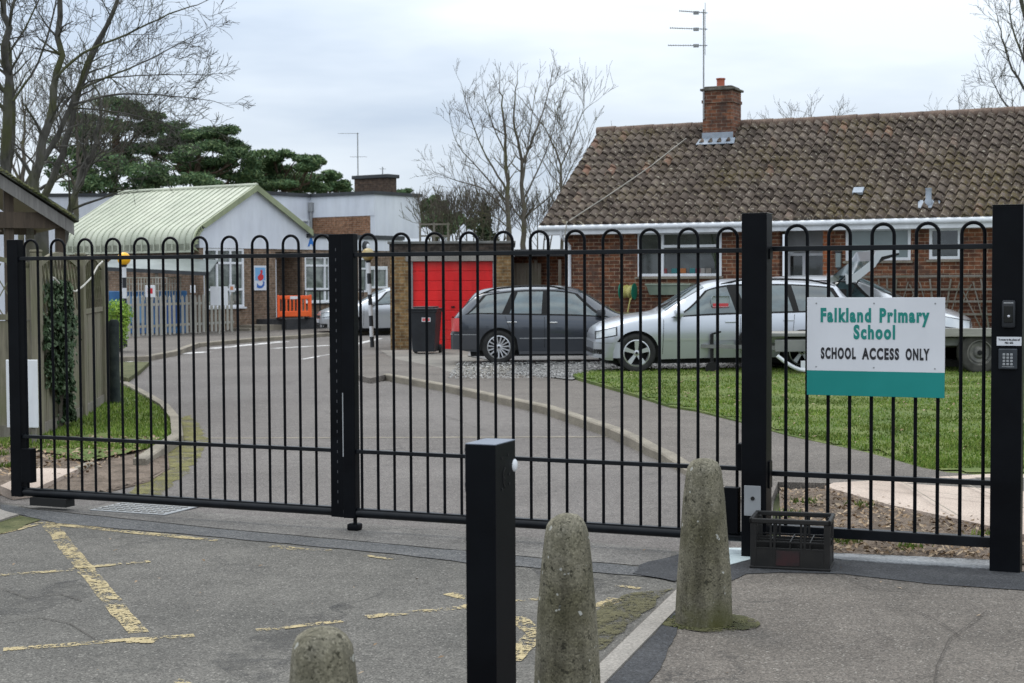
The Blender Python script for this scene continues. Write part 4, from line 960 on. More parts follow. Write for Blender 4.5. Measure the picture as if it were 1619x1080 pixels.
for nm in ('top', 'edge', 'belt'): setattr(tm, nm, [(x, z*1.16 if x < 1.5 else z*(1.16-.06*min(1, (x-1.5)/.6))) for x, z in getattr(tb, nm)])
WIN3 = lambda: [dict(frame=[(1.40, 1.03), (2.40, 1.03), (2.34, 1.97), (1.92, 1.93)], panes=[[(1.55, 1.10), (2.34, 1.08), (2.28, 1.90), (1.98, 1.88)]]),
     dict(frame=[(2.39, 1.03), (3.30, 1.03), (3.05, 1.95), (2.33, 1.97)], panes=[[(2.46, 1.08), (3.20, 1.08), (2.98, 1.90), (2.40, 1.90)]]),
     dict(frame=[(3.29, 1.03), (3.95, 1.06), (3.70, 1.90), (3.04, 1.95)], panes=[[(3.34, 1.08), (3.85, 1.10), (3.64, 1.86), (3.09, 1.90)]])]
car('half hidden silver car, only its windscreen pillar and nose showing behind the trailer', (nose.x+math.sin(ca)*.86*0, nose.y+.86, LZ), ca, tm, M_silver2, .31, WIN3(),
    [(1.2, 2.10), (1.2, 3.0), (1.9, 3.0), (1.95, 2.10)], [(3.8, 2.12), (3.8, 3.0), (4.1, 3.0), (4.1, 2.12)], 7,
    doors=((1.22, 1.24), (2.38, 2.38), (3.16, 3.26)), handles=((2.24, .82), (3.15, .83)), lights=(('headlight', M_lamp, .05, .46, .64, .78, .70, .86), ('tail_lamp', M_redlens, 4.08, 4.28, .62, .82, .62, .82)), mirror=(1.5, .9), bumper=[('front_bumper', M_silver2, 0, .5, .25, .48)])
# ---- far silver hatchback by the school
fa_ = R(28); fw = G(578, 531, 0)
tb2 = tb
fc = car('distant silver hatchback parked facing left outside the school building', (-5.75, 45.3, 0), R(14), tb2, M_silver2, .31, WIN3(),
    [(1.2, 2.10), (1.2, 3.0), (1.9, 3.0), (1.95, 2.10)], [(3.8, 2.12), (3.8, 3.0), (4.1, 3.0), (4.1, 2.12)], 9,
    doors=((1.22, 1.24), (2.38, 2.38), (3.16, 3.26)), handles=((2.24, .82), (3.15, .83)), lights=(('headlight', M_lamp, .03, .40, .55, .66, .60, .74), ('tail_lamp', M_redlens, 4.08, 4.28, .62, .82, .62, .82)), mirror=(1.5, .9), bumper=[('front_bumper', M_silver2, 0, .5, .25, .50), ('lower_grille', M_dark, 0, .18, .24, .36)])
MB().box(-.022, -.012, -.42, .42, .52, .60).build('grille', M_dark, fc)
MB().box(-.026, -.016, -.26, .26, .38, .49).build('number_plate', M_white, fc)
# ================================================================ TRAILER
tx, ty = 7.10, 24.05; tr_ = thing('flatbed_trailer', 'dusty flatbed trailer standing on the lawn behind the school sign', 'trailer', (tx, ty, .14), R(0))
M_deck = timber('deck_edge', (.22, .21, .19), (.36, .35, .32), (1.2, 14, 14))
M_tr = noisy('galvanised_grey', (.14, .145, .14), (.22, .22, .21), 2, .6, 4)
MB().bev(-3.0, 1.9, .0, 1.75, .60, .66, .01).build('deck', M_deck, tr_)
MB().bev(-.5, 1.9, -.03, .0, .585, .72, .01).build('side_board', M_deck, tr_)
MB().bev(-3.0, -.52, -.03, .0, .60, .655, .01).bev(-2.95, -.6, -.02, .01, .36, .55, .01).build('side_rail', M_tr, tr_)
MB().bar((-4.2, .87, .42), (1.8, .87, .42), .08).bar((-4.1, .87, .42), (-2.9, .1, .42), .06).bar((-4.1, .87, .42), (-2.9, 1.6, .42), .06).bar((-2.9, .2, .5), (1.8, .2, .5), .06, .12).build('chassis', M_tr, tr_)
MB().bev(-4.40, -4.05, .80, .94, .38, .52, .02).tube([(-4.25, .87, .5), (-4.35, .87, .72)], .02, 8).build('coupling', M_dark, tr_)
MB().tube([(-3.85, .72, -.05), (-3.85, .72, .62)], .03, 10).tube([(-3.85, .72, .62), (-3.72, .62, .66)], .015, 6).lathe([(.11, -.04), (.11, .04)], 18, Matrix.Translation((-3.85, .66, .06)) @ Matrix.Rotation(R(90), 4, 'X')).build('jockey_wheel', M_dark, tr_)
MB().lathe([(.10, -.1), (.10, .1)], 16, Matrix.Translation((-3.30, .80, .56)) @ Matrix.Rotation(R(90), 4, 'X')).bev(-3.45, -3.15, .7, .95, .42, .52, .01).build('winch', M_dark, tr_)
w = wheel(tr_, .30, .12, .335, -1, steel=True, w=.19, rimr=.20, rim_m=noisy('rusty_grey_rim', (.10, .10, .095), (.2, .19, .17), 6, .7), tyre_m=M_oldtyre, z=.33)
c = wheel(tr_, .30, 1.6, .335, 1, steel=True, w=.19, rimr=.20, rim_m=M_tr, tyre_m=M_oldtyre, z=.33)
MB().bev(.72, 1.9, .3, .34, .30, .58, .01).build('tool_locker', M_dktimber, tr_)
MB().tube([(-2.92+.45*t/8, -.05, .30-.23*math.sin(math.pi/2*t/8)) for t in range(9)], .03, 8).build('mudguard', M_white, tr_)
MB().bev(-2.55, -2.28, -.06, -.04, .06, .22, .004).build('lighting_board', M_signw, tr_)
# ================================================================ BIN
p = G(673, 560, .06); bt = thing('wheelie_bin', 'black wheelie bin with a pale label standing against the red garage door', 'bin', (p.x, p.y+.1, .06), R(-8))
bm_ = MB(); bw, bd = .29, .33
bm_.add([(-bw*.80, -bd*.8, .06), (bw*.80, -bd*.8, .06), (bw*.80, bd*.8, .06), (-bw*.80, bd*.8, .06), (-bw, -bd, .95), (bw, -bd, .95), (bw, bd, .95), (-bw, bd, .95)], [(0, 3, 2, 1), (4, 5, 6, 7), (0, 1, 5, 4), (1, 2, 6, 5), (2, 3, 7, 6), (3, 0, 4, 7)])
bm_.bev(-bw-.015, bw+.015, -bd-.015, bd+.015, .90, .955, .01); bm_.build('body', M_bin, bt)
MB().bev(-bw-.03, bw+.03, -bd-.04, bd+.03, .955, .985, .012).bev(-bw*.8, bw*.8, -bd*.7, bd*.9, .985, 1.02, .015).build('lid', M_bin, bt)
MB().tube([(-bw*.7, bd+.07, .98), (bw*.7, bd+.07, .98)], .016, 8).bar((-bw*.7, bd, .96), (-bw*.7, bd+.07, .98), .03).bar((bw*.7, bd, .96), (bw*.7, bd+.07, .98), .03).build('handle', M_bin, bt)
for s in (-1, 1): MB().lathe([(.10, -.025), (.10, .025)], 20, Matrix.Translation((s*(bw-.02), bd*.75, .10)) @ Matrix.Rotation(R(90), 4, 'Y')).build('wheel', M_tyre, bt)
lb = MB().box(-.02, .17, -.335, -.328, .70, .79).build('label_sticker', M_signw, bt)
MB().box(-.005, .155, -.338, -.335, .715, .775).build('label_print', mat('label_red', (.6, .12, .12), .6), lb)
# ================================================================ BUILDINGS
class Fr:
    """A wall frame: origin, heading; PL turns a surveyed pixel into (along, height) on the plane y = yl."""
    def __init__(s, o, deg): s.o = Vector(o); s.a = R(deg); s.x = Vector((math.cos(s.a), math.sin(s.a), 0)); s.y = Vector((-math.sin(s.a), math.cos(s.a), 0))
    def PL(s, px, py, yl=0):
        r = Vector(_ray(px, py)); c = Vector((0, 0, CAMH)); p0 = s.o+s.y*yl; t = (p0-c).dot(s.y)/r.dot(s.y); p = c+r*t-s.o
        return p.dot(s.x), (c+r*t).z
    def rect(s, x0, y0, x1, y1, yl=0):
        xm, ym = (x0+x1)/2, (y0+y1)/2
        return s.PL(x0, ym, yl)[0], s.PL(x1, ym, yl)[0], s.PL(xm, y1, yl)[1], s.PL(xm, y0, yl)[1]
def wall(x0, x1, z0, z1, holes, y0, y1, mb=None):
    mb = mb or MB(); x = x0
    for (a, b, c, d) in sorted(holes):
        if a > x: mb.box(x, a, y0, y1, z0, z1)
        if c > z0: mb.box(a, b, y0, y1, z0, c)
        if d < z1: mb.box(a, b, y0, y1, d, z1)
        x = b
    if x < x1: mb.box(x, x1, y0, y1, z0, z1)
    return mb
def window(par, r, y, mull=(), trans=(), m=None, pm=None, fw=.055, sill=None, name='window', inset=.045):
    x0, x1, z0, z1 = r; m = m or M_white; mb = MB(); yy0, yy1 = y+inset-.045, y+inset+.03
    mb.bev(x0, x1, yy0, yy1, z1-fw, z1, .004); mb.bev(x0, x1, yy0, yy1, z0, z0+fw, .004)
    mb.bev(x0, x0+fw, yy0+.001, yy1-.001, z0+fw-.003, z1-fw+.003, .004); mb.bev(x1-fw, x1, yy0+.001, yy1-.001, z0+fw-.003, z1-fw+.003, .004)
    for a in mull: mb.bev(a-fw*.5, a+fw*.5, yy0+.003, yy1-.003, z0+fw-.003, z1-fw+.003, .004)
    for (a, b, z) in trans: mb.bev(a+fw*.45, b-fw*.45, yy0+.005, yy1-.005, z-fw*.5, z+fw*.5, .004)
    o = mb.build(name, m, par)
    MB().box(x0+fw*.5, x1-fw*.5, yy0+.05, yy0+.06, z0+fw*.5, z1-fw*.5).build('pane', pm or M_pane, o)
    if sill: MB().bev(x0-.04, x1+.04, y-.07, y+.05, z0-.05, z0-.004, .004).build('sill', sill, o)
    return o
# ---- bungalow on the right
H = Fr((.62, 31.4, 0), -24.8); HL = 13.5; RUN, EZ_, RZ_ = 3.38, 2.76, 4.99
hs = thing('bungalow', 'brick bungalow with a mossy brown pantile roof, right of the garage', 'house', (.62, 31.4, 0), R(-24.8))
WY = .33; WX0 = H.PL(893, 400, WY)[0]
w1 = H.rect(1008, 366, 1141, 437, WY); w2 = H.rect(1337, 360, 1440, 412, WY); w3 = H.rect(1469, 360, 1519, 410, WY); pr = H.rect(1232, 356, 1301, 470, WY)
pr = (pr[0], pr[1], .12, 2.62)
wall(WX0, HL-.4, .05, 2.66, [w1, w2, w3, pr], WY, WY+.25).build('wall', M_hbrick, hs)
MB().box(pr[0]-.0, pr[1]+.35, WY+1.1, WY+1.2, .1, 2.6).build('porch_wall', M_grey, hs)
MB().box(pr[1]-.001, pr[1]+.16, WY-.004, WY+1.1, .05, 2.62).build('quoin', M_orbrick, hs)
window(hs, (pr[0]+.02, pr[1]-.02, .15, 2.15), WY+.5, [pr[0]+(pr[1]-pr[0])*.42], (), M_white, M_pane, .06, name='door')
MB().box(pr[0], pr[1], WY+.45, WY+.55, 2.155, 2.62).build('door_header', M_grey, hs)
mb = MB(); mb.box(WX0, WX0+.25, WY+.251, 6.6, .05, 2.66)
mb.prism([Vector((WX0+.002, WY+.01, 2.66)), Vector((WX0+.002, 6.7, 2.66)), Vector((WX0+.002, RUN, RZ_-.16))], (.24, 0, 0))
mb.build('gable_wall', M_hbrick, hs)
a = w1; xm = H.PL(1047, 400, WY)[0]
W1 = window(hs, w1, WY, [xm], [(xm, a[1], H.PL(1094, 389, WY)[1])], sill=M_kerb2, pm=M_pane)
pots = [((.95, .32, .08), 1080), ((.06, .40, .42), 1066), ((.06, .40, .42), 1095), ((.7, .65, .6), 1110), ((.45, .08, .16), 1104), ((.5, .45, .4), 1120), ((.55, .12, .12), 1050)]
for c, px in pots:
    x, z = H.PL(px, 432, WY+.04); MB().bev(x-.06, x+.06, WY+.03, WY+.048, a[2]+.06, a[2]+.06+.10, .01).build('sill_pot', mat('pot', tuple(q*.35 for q in c), .6), W1)
xs_, zs_ = H.PL(1131, 410, WY+.04)
mb = MB()
for k in range(10): mb.tube([(xs_+.02*(k % 3), WY+.045, a[2]+.15), (xs_+.09*math.sin(k*2.1), WY+.04, a[2]+.35+.06*k % .5)], .008, 5)
mb.build('houseplant', M_conif, W1)
window(hs, w2, WY, [], [], pm=M_pane3, sill=M_kerb2); window(hs, w3, WY, [], [], pm=M_pane, sill=M_kerb2)
# roof tiles
def tiles():
    L = math.hypot(RUN, RZ_-EZ_); sx, sz = RUN/L, (RZ_-EZ_)/L; NC = 14; mb = MB(); dx = .195/8; nx = int((HL+.25)/dx); rnd = random.Random(4)
    for c in range(NC):
        u0 = L*c/NC-.03; u1 = L*(c+1)/NC+.012; rows = []
        jit = [rnd.uniform(-.006, .010) for _ in range(300)]; jz = [rnd.uniform(-.012, .012) for _ in range(300)]
        for (u, lift) in ((u0+.006, -.045), (u0, .046), (u0+.05, .048), (u0+.17, .026), (u1, -.004)):
            ids = []
            for i in range(nx+1):
                x = -.06+i*dx; ph = (x/.195) % 1; k = int(x/.195+5); kk = math.floor((x+.05)/.195)+3
                h = .043*math.sin(2*math.pi*ph)+.015*math.sin(4*math.pi*ph+.6)+lift+jit[kk % 300]*(1 if lift > .01 else .3)
                uu = u+(jz[kk % 300] if u < u0+.1 else 0)
                ids.append(len(mb.v)); mb.v.append(Vector((x, uu*sx-h*sz, EZ_+uu*sz+h*sx)))
            rows.append(ids)
        for A, B in zip(rows, rows[1:]):
            for i in range(nx): mb.f.append((A[i], A[i+1], B[i+1], B[i]))
    return mb
def tile_mat():
    m = mat('pantiles', (.1, .08, .07), .92, 0, .2); t = _n(m, 'ShaderNodeTexCoord'); s = _n(m, 'ShaderNodeSeparateXYZ'); _l(m, t.outputs['Object'], s.inputs[0])
    def fl(sock, k, o=0):
        a = _n(m, 'ShaderNodeMath', operation='MULTIPLY_ADD'); a.inputs[1].default_value = k; a.inputs[2].default_value = o; _l(m, sock, a.inputs[0]); b = _n(m, 'ShaderNodeMath', operation='FLOOR'); _l(m, a.outputs[0], b.inputs[0]); return b.outputs[0]
    cb = _n(m, 'ShaderNodeCombineXYZ'); _l(m, fl(s.outputs[0], 1/.195, .25), cb.inputs[0]); _l(m, fl(s.outputs[1], 14/RUN, .1), cb.inputs[1])
    wn = _n(m, 'ShaderNodeTexWhiteNoise', noise_dimensions='3D'); _l(m, cb.outputs[0], wn.inputs['Vector'])
    v = t.outputs['Object']
    c = ramp(m, wn.outputs['Value'], [(0, (.052, .040, .034)), (.5, (.092, .072, .060)), (.95, (.13, .105, .088)), (1, (.19, .11, .08))])
    c = mixc(m, 1.0, c, ramp(m, noise(m, v, 2.2, 5), [(.3, .75), (.7, 1.25)]), 'MULTIPLY')
    c = mixc(m, ramp(m, noise(m, v, 9, 5, .7), [(.56, 0.0), (.66, .75)]), c, (.24, .205, .14))
    c = mixc(m, ramp(m, noise(m, v, 15, 3, .6), [(.62, 0.0), (.67, .9)]), c, (.36, .33, .27))
    ms = noise(m, v, .55, 4, .65, .3); ms2 = noise(m, v, 11, 4, .7)
    f = mixc(m, 1.0, ramp(m, ms, [(.47, .05), (.62, .8)]), ramp(m, ms2, [(.44, 0.0), (.56, .95)]), 'MULTIPLY')
    c = mixc(m, f, c, (.10, .078, .03))
    bump(m, noise(m, v, 40, 4, .7), .5, .01); setc(m, c); return m
M_tiles = tile_mat()
rf = tiles().build('roof', M_tiles, hs, smooth=True)
MB().prism([Vector((-.06, 0, EZ_-.03)), Vector((-.06, RUN, RZ_-.03)), Vector((-.06, 2*RUN, EZ_-.03)), Vector((-.06, 2*RUN, EZ_-.08)), Vector((-.06, RUN, RZ_-.1)), Vector((-.06, 0, EZ_-.08))], (HL+.2, 0, 0)).build('roof_deck', M_dktimber, rf)
mb = MB(); rnd = random.Random(2)
x = -.1
while x < HL: mb.tube([(x, RUN, RZ_-.035+rnd.uniform(-.006, .006)), (x+.44, RUN, RZ_-.025+rnd.uniform(-.006, .006))], .105, 12); x += .45
mb.build('ridge_tiles', noisy('ridge_clay', (.10, .07, .055), (.19, .135, .105), 3, .9, 5, .4, .01, fine=30), rf, smooth=True)
mb = MB(); mb.tube([(-.05, -.02, EZ_-.06), (HL, -.02, EZ_-.06)], .055, 12); mb.bev(-.05, HL, .0, .025, EZ_-.20, EZ_-.03, .004)
mb.build('gutter', M_white, hs, smooth=True); MB().box(-.02, HL, .026, WY+.01, EZ_-.20, EZ_-.185).build('soffit', M_white, hs)
dx_ = H.PL(900.5, 420, WY-.05)[0]
MB().tube([(dx_-.07, .0, EZ_-.1), (dx_-.07, .02, EZ_-.24), (dx_, WY-.05, EZ_-.42), (dx_, WY-.05, .15)], .034, 12).build('downpipe', M_white, hs, smooth=True)
# chimney
YC = 2.75; c0 = H.PL(1111, 190, YC)[0]; c1 = H.PL(1158.5, 190, YC)[0]; zt = H.PL(1135, 143, YC)[1]; zsl = EZ_+(RZ_-EZ_)*YC/RUN
cm = MB().box(c0, c1, YC, YC+.62, zsl-.3, zt).box(c0-.02, c1+.02, YC-.02, YC+.64, zt-.26, zt-.195).build('chimney', M_dbrick, hs)
mb = MB(); mb.bev(c0-.05, c1+.05, YC-.05, YC+.67, zt, zt+.05, .012); mb.bev(c0+.02, c1-.02, YC+.02, YC+.60, zt+.05, zt+.10, .02)
mb.build('chimney_cap', noisy('flaunching', (.06, .055, .045), (.13, .12, .10), 6, .9, 5, .4, .01), cm)
px_ = H.PL(1139.5, 136, YC+.3)[0]; MB().lathe([(.10, 0), (.095, .03), (.085, .06), (.085, .17), (.10, .185), (.10, .21), (.075, .21)], 20, Matrix.Translation((px_, YC+.3, zt+.08))).build('chimney_pot', mat('terracotta', (.35, .10, .06), .85), cm, smooth=True)
sl = (RZ_-EZ_)/RUN; zb_ = zsl
MB().box(c0-.01, c1+.01, YC-.018, YC-.004, zb_-.02, zb_+.19).prism([Vector((c0-.06, YC-.02, zb_+.05)), Vector((c1+.06, YC-.02, zb_+.05)), Vector((c1+.09, YC-.20, zb_+.055-.2*sl)), Vector((c0-.09, YC-.20, zb_+.055-.2*sl))], (0, 0, .012)).build('flashing', M_lead, cm)
def roofpt(px, py, off=.06):
    # surveyed pixel on the front roof slope -> local
    r = Vector(_ray(px, py)); c = Vector((0, 0, CAMH)); n = Vector((0, -(RZ_-EZ_), RUN)); nw = (H.y*n.y+Vector((0, 0, n.z))).normalized(); p0 = H.o+Vector((0, 0, EZ_+off)); t = (p0-c).dot(nw)/r.dot(nw); p = c+r*t-H.o
    return Vector((p.dot(H.x), p.dot(H.y), p.z))
p = roofpt(1357, 302, .07); MT = Matrix.Translation(p) @ Matrix.Rotation(math.atan(sl), 4, 'X')
MB().bev(-.10, .10, -.10, .10, -.03, .03, .006, MT).build('vent_tile', M_lead, rf)
p = roofpt(1468, 322, .03); MT = Matrix.Translation(p)
MB().lathe([(.075, -.08), (.07, .06), (.055, .09), (.055, .26), (.06, .27), (.06, .29)], 16, MT).bev(-.20, .20, -.14, .14, -.03, .0, .006, MT @ Matrix.Rotation(math.atan(sl), 4, 'X')).build('soil_vent', M_lead, rf, smooth=True)
# cable over the roof
pts = [roofpt(x, y, .10) for x, y in ((1085, 219), (1060, 238), (1030, 262), (1000, 283), (960, 310), (920, 336), (896, 352))]+[Vector((roofpt(896, 353).x-.02, -.08, 2.6)), Vector((roofpt(896, 353).x-.03, -.06, 2.2))]
cb_ = MB().tube(pts, .011, 6).build('roof_cable', noisy('cable_white', (.26, .25, .22), (.38, .36, .32), 3), None, smooth=True)
for v in cb_.data.vertices: pass
cb_.location = (H.o+H.x*cb_.location.x+H.y*cb_.location.y+Vector((0, 0, cb_.location.z))); cb_.rotation_euler.z = R(-24.8)
tag(cb_, 'thin pale cable running diagonally down the mossy bungalow roof', 'cable')
# aerial on the chimney
def aerial(label, base, h, arms, rz=0, mast=.016):
    t = thing('tv_aerial', label, 'aerial', base, rz)
    MB().tube([(0, 0, 0), (0, 0, h)], mast, 8).build('mast', M_grey, t)
    for (z, l0, l1, tilt, n, el) in arms:
        mb = MB(); mb.tube([(l0, 0, z+tilt*l0), (l1, 0, z+tilt*l1)], .009, 6)
        for k in range(n): x = l0+(l1-l0)*(k+.3)/n; mb.tube([(x, -el, z+tilt*x), (x, el, z+tilt*x)], .0045, 5)
        if n > 6:
            for a in (-.10, .10, -.18, .18): mb.tube([(l1*.4, -.16, z+a), (l1*.4, .16, z+a)], .005, 5)
            mb.tube([(l1*.4, 0, z-.18), (l1*.4, 0, z+.18)], .006, 5)
            mb.bev(-.22, -.10, -.03, .03, z-.035, z+.035, .01)
        mb.build('antenna_array', M_grey, t)
    return t
mp_ = H.o+H.x*(c0+.03)+H.y*(YC-.03); ztop = D(1113, 15, mp_.y).z; zb0 = zt-.6
z_ = lambda y: D(1113, y, mp_.y).z-zb0
aerial('tall mast with three stacked aerials strapped to the bungalow chimney', (mp_.x, mp_.y, zb0), ztop-zb0, [(z_(20), -.52, .08, -.10, 14, .12), (z_(46), -.72, .08, -.06, 16, .12), (z_(72), -.76, .08, -.03, 16, .12)], R(-8))
# things on the bungalow wall
def onwall(name, label, cat, px, py, y=WY): s, z = H.PL(px, py, y); p = H.o+H.x*s+H.y*y; return thing(name, label, cat, (p.x, p.y, z), R(-24.8))
t = onwall('hose_reel', 'green hose reel with yellow hose mounted on the bungalow wall', 'hose reel', 998, 474)
M_hg = mat('hose_green', (.0, .16, .10), .5); M_hy = noisy('hose_yellow', (.40, .36, .10), (.55, .50, .20), 8, .6)
RX = Matrix.Translation((0, -.2, .17)) @ Matrix.Rotation(R(90), 4, 'Y')
for s in (-1, 1): MB().lathe([(.16, s*.13), (.17, s*.145), (.15, s*.15), (.05, s*.15)], 24, RX).build('reel_flange', M_hg, t)
MB().lathe([(.05, -.13), (.05, .13)], 16, RX).bar((0, 0, .17), (0, -.2, .17), .04).build('hub', M_hg, t)
pts = [(-.12+.24*k/110, -.2+(.115+.012*math.sin(k*.7))*math.cos(k*.57), .17+(.115+.012*math.sin(k*.7))*math.sin(k*.57)) for k in range(111)]+[(.10, -.34, .0), (.05, -.35, -.25)]
MB().tube(pts, .014, 6).build('hose', M_hy, t, smooth=True)
t = onwall('wall_planter', 'long pale green trough planter below the kitchen window', 'planter', 1062, 466)
k_ = MB(); k_.add([(-.40, -.20, 0), (.40, -.20, 0), (.40, -.02, 0), (-.40, -.02, 0), (-.46, -.24, .20), (.46, -.24, .20), (.46, 0, .20), (-.46, 0, .20)], [(0, 3, 2, 1), (0, 1, 5, 4), (1, 2, 6, 5), (2, 3, 7, 6), (3, 0, 4, 7), (4, 5, 6, 7)]); k_.build('trough', noisy('faded_green', (.13, .17, .13), (.22, .26, .20), 3, .7, 4), t)
MB().bev(-.48, .48, -.255, .01, .19, .225, .006).build('rim', noisy('faded_green2', (.18, .22, .17), (.27, .31, .25), 3, .7, 4), t)
t = onwall('wall_lantern', 'dark slim lantern on the bungalow wall beside the porch', 'lantern', 1327, 425)
MB().bev(-.05, .05, -.12, -.02, .02, .30, .01).build('glass', M_pane3, t); MB().bev(-.06, .06, -.13, 0, .30, .34, .01).bev(-.03, .03, -.10, 0, -.02, .02, .005).build('housing', M_dgrey, t)
t = onwall('garden_trellis', 'weathered grey timber fan trellis leaning on the bungalow wall', 'trellis', 1470, 520)
sA, sB = H.PL(1362, 450, WY-.05)[0]-H.PL(1470, 520, WY)[0], H.PL(1640, 450, WY-.05)[0]-H.PL(1470, 520, WY)[0]
z_t = lambda py: H.PL(1470, py, WY-.05)[1]-H.PL(1470, 520, WY)[1]
mb = MB()
for py in (437, 458, 477, 497): mb.bar((sA, -.07, z_t(py)), (sB, -.07, z_t(py)+.01), .018, .04)
mb.build('rail', M_timber2, t)
rnd = random.Random(12); mb = MB()
for cx in (sA+.5, sA+1.45, sA+2.4):
    for k in range(-3, 4): mb.bar((cx+k*.05, -.05, -.1), (cx+k*.19+rnd.uniform(-.03, .03), -.05, .98-abs(k)*.05), .03, .02)
mb.build('fan_slat', M_timber2, t)
# ---- garage
ga = thing('garage', 'flat roofed brick garage with a bright red up-and-over door', 'garage', (-2.79, 35.0, 0), 0)
GFr = Fr((-2.79, 35.0, 0), 0); gd = GFr.rect(650, 413, 782, 555); GWd = GFr.PL(812, 450)[0]; gt = GFr.PL(715, 382)[1]
lz = GFr.PL(715, 403)[1]
mb = wall(0, GWd, 0, lz, [(gd[0], gd[1], 0, gd[3])], 0, .22); mb.box(0, .22, .221, 5, 0, lz); mb.box(GWd-.22, GWd, .221, 5, 0, lz); mb.build('wall', M_gbrick, ga)
MB().box(-.01, GWd+.01, -.02, 5.02, lz, gt-.05).build('parapet', M_darkbrick, ga)
MB().bev(-.05, GWd+.05, -.06, 5.06, gt-.05, gt+.01, .01).build('coping', noisy('old_coping', (.12, .125, .12), (.2, .2, .19), 3, .9, 5), ga)
MB().bev(gd[0]-.12, gd[1]+.05, -.03, .10, gd[3], lz-.002, .005).build('lintel', M_conc, ga)
mb = MB(); n = 9; dh = (gd[3]-.03)/n
for i in range(n): mb.bev(gd[0]+.04, gd[1]-.04, .09, .12, .03+i*dh+.006, .03+(i+1)*dh-.006, .008)
mb.box(gd[0]+.04, gd[1]-.04, .11, .13, .03, gd[3]); dr = mb.build('door', M_red, ga)
MB().bev((gd[0]+gd[1])/2-.04, (gd[0]+gd[1])/2+.04, .06, .09, 1.0, 1.04, .005).build('handle', M_dark, dr)
MB().box(gd[0], gd[0]+.04, .03, .12, 0, gd[3]).box(gd[1]-.04, gd[1], .03, .12, 0, gd[3]).build('door_frame', M_grey, ga)
# lean-to between garage and bungalow
ln = thing('side_shed', 'dark flat roofed lean-to with a slatted gate between garage and bungalow', 'shed', (GWd-2.79+.02, 35.6, 0), 0)
MB().bev(0, 1.25, -.3, 3, 2.18, 2.34, .01).build('roof', M_dgrey, ln); MB().box(-.1, 1.25, .25, .4, 0, 2.18).build('wall', M_hbrick, ln)
mb = MB()
for k in range(8): mb.box(-.05+k*.085, .03+k*.085, .05, .07, .1, 2.02)
mb.build('gate_panel', M_timber2, ln); MB().bar((.5, .1, 0), (.5, .1, 2.1), .08).bar((1.05, -.25, 0), (1.05, -.25, 2.1), .07).build('post', M_timber2, ln)
# ---- school
SC = Fr((-9.41, 46.0, 0), 55); sch = thing('school_building', 'white and brick school building with pale green ribbed metal roof', 'school', (-9.41, 46, 0), R(55))
PX = lambda x0, y0, x1, y1, yl=0: SC.rect(x0, y0, x1, y1, yl)
ZE = 2.63
gw = PX(322, 393, 386, 486); dr_ = PX(436, 397, 478, 505); lw = PX(482, 405, 522, 478); lw2 = PX(583, 421, 613, 456); lw3 = PX(567, 408, 581, 462)
dr_ = (dr_[0], dr_[1], .3, dr_[3]-.03)
wall(0, 9.6, 0, ZE, [gw, dr_, lw, lw3, lw2], 0, .25).build('wall', M_sbrick, sch)
MB().box(.0, .25, .251, 6.6, 0, ZE).build('wall', M_sbrick, sch)
MB().prism([Vector((.0, -.02, ZE)), Vector((4.71, -.02, ZE)), Vector((4.71, -.02, 3.28)), Vector((2.355, -.02, 4.50)), Vector((.0, -.02, 3.1))], (0, .2, 0)).build('gable_cladding', M_render, sch)
MB().box(4.713, 9.7, -.02, .2, ZE, 3.02).build('fascia', M_render, sch)
MB().box(4.75, 9.75, -.06, 5.5, 3.02, 3.16).build('flat_roof', M_dgrey, sch)
MB().box(dr_[0]-.5, dr_[1]+2.5, .9, .95, .0, ZE).box(dr_[1]+.0, dr_[1]+.2, .251, .899, 0, ZE).build('entrance_wall', M_sbrick, sch)
MB().bev(dr_[0]+.02, dr_[0]+.25, .2, .26, .3, 2.3, .01).build('door', M_render, sch)
# metal roof
M_green = noisy('green_sheet', (.39, .42, .33), (.47, .49, .395), .7, .5, 4); M_green2 = noisy('green_trim', (.24, .275, .16), (.29, .32, .20), .7, .5, 4)
weather(M_green, .14, 2); weather(M_green2, .2, 3)
def prof_pts(off=0):
    P = [(-.32-off, ZE-.08), (-.32-off, ZE+.18)]
    for k in range(1, 8):
        a = math.pi/2*k/8*.66; P.append((-.32-off+.75*(1-math.cos(a)), ZE+.18+.75*math.sin(a)*.78))
    P += [(2.355, 4.60+off)]
    return P
pp_ = prof_pts(); mb = MB()
A = [Vector((x, -.12, z)) for x, z in pp_]+[Vector((4.9, -.12, 3.24))]; B_ = [Vector((v.x, 6.3, v.z)) for v in A]
n = len(A); mb.add(A+B_, [(i, i+1, n+i+1, n+i) for i in range(n-1)]); mb.add([v-Vector((0, 0, .06)) for v in A+B_], [(i, i+1, n+i+1, n+i) for i in range(n-1)])
rb = mb.build('metal_roof', M_green, sch)
mb = MB(); y = .0
while y < 6.3:
    for a, b in zip(A, A[1:]): mb.bar(Vector((a.x, y, a.z+.005)), Vector((b.x, y, b.z+.005)), .045, .05, up=(0, 1, 0))
    y += .27
mb.build('standing_seams', M_green, rb)
mb = MB()
for a, b in zip(A, A[1:]):
    mb.prism([Vector((a.x, -.16, a.z+.03)), Vector((b.x, -.16, b.z+.03)), Vector((b.x, -.16, b.z-.17)), Vector((a.x+(.17 if a.x < .3 else 0), -.16, a.z-(.17 if a.x >= .3 else .05)))], (0, .05, 0))
mb.build('verge_trim', M_green2, rb)
MB().tube([(2.355, -.14, 4.62), (2.355, 6.3, 4.62)], .06, 8).build('ridge_cap', M_green, rb)
xs3 = [gw[0]+(gw[1]-gw[0])*k/3 for k in (1, 2)]
zz1, zz2 = SC.PL(354, 416, 0)[1], SC.PL(354, 458, 0)[1]
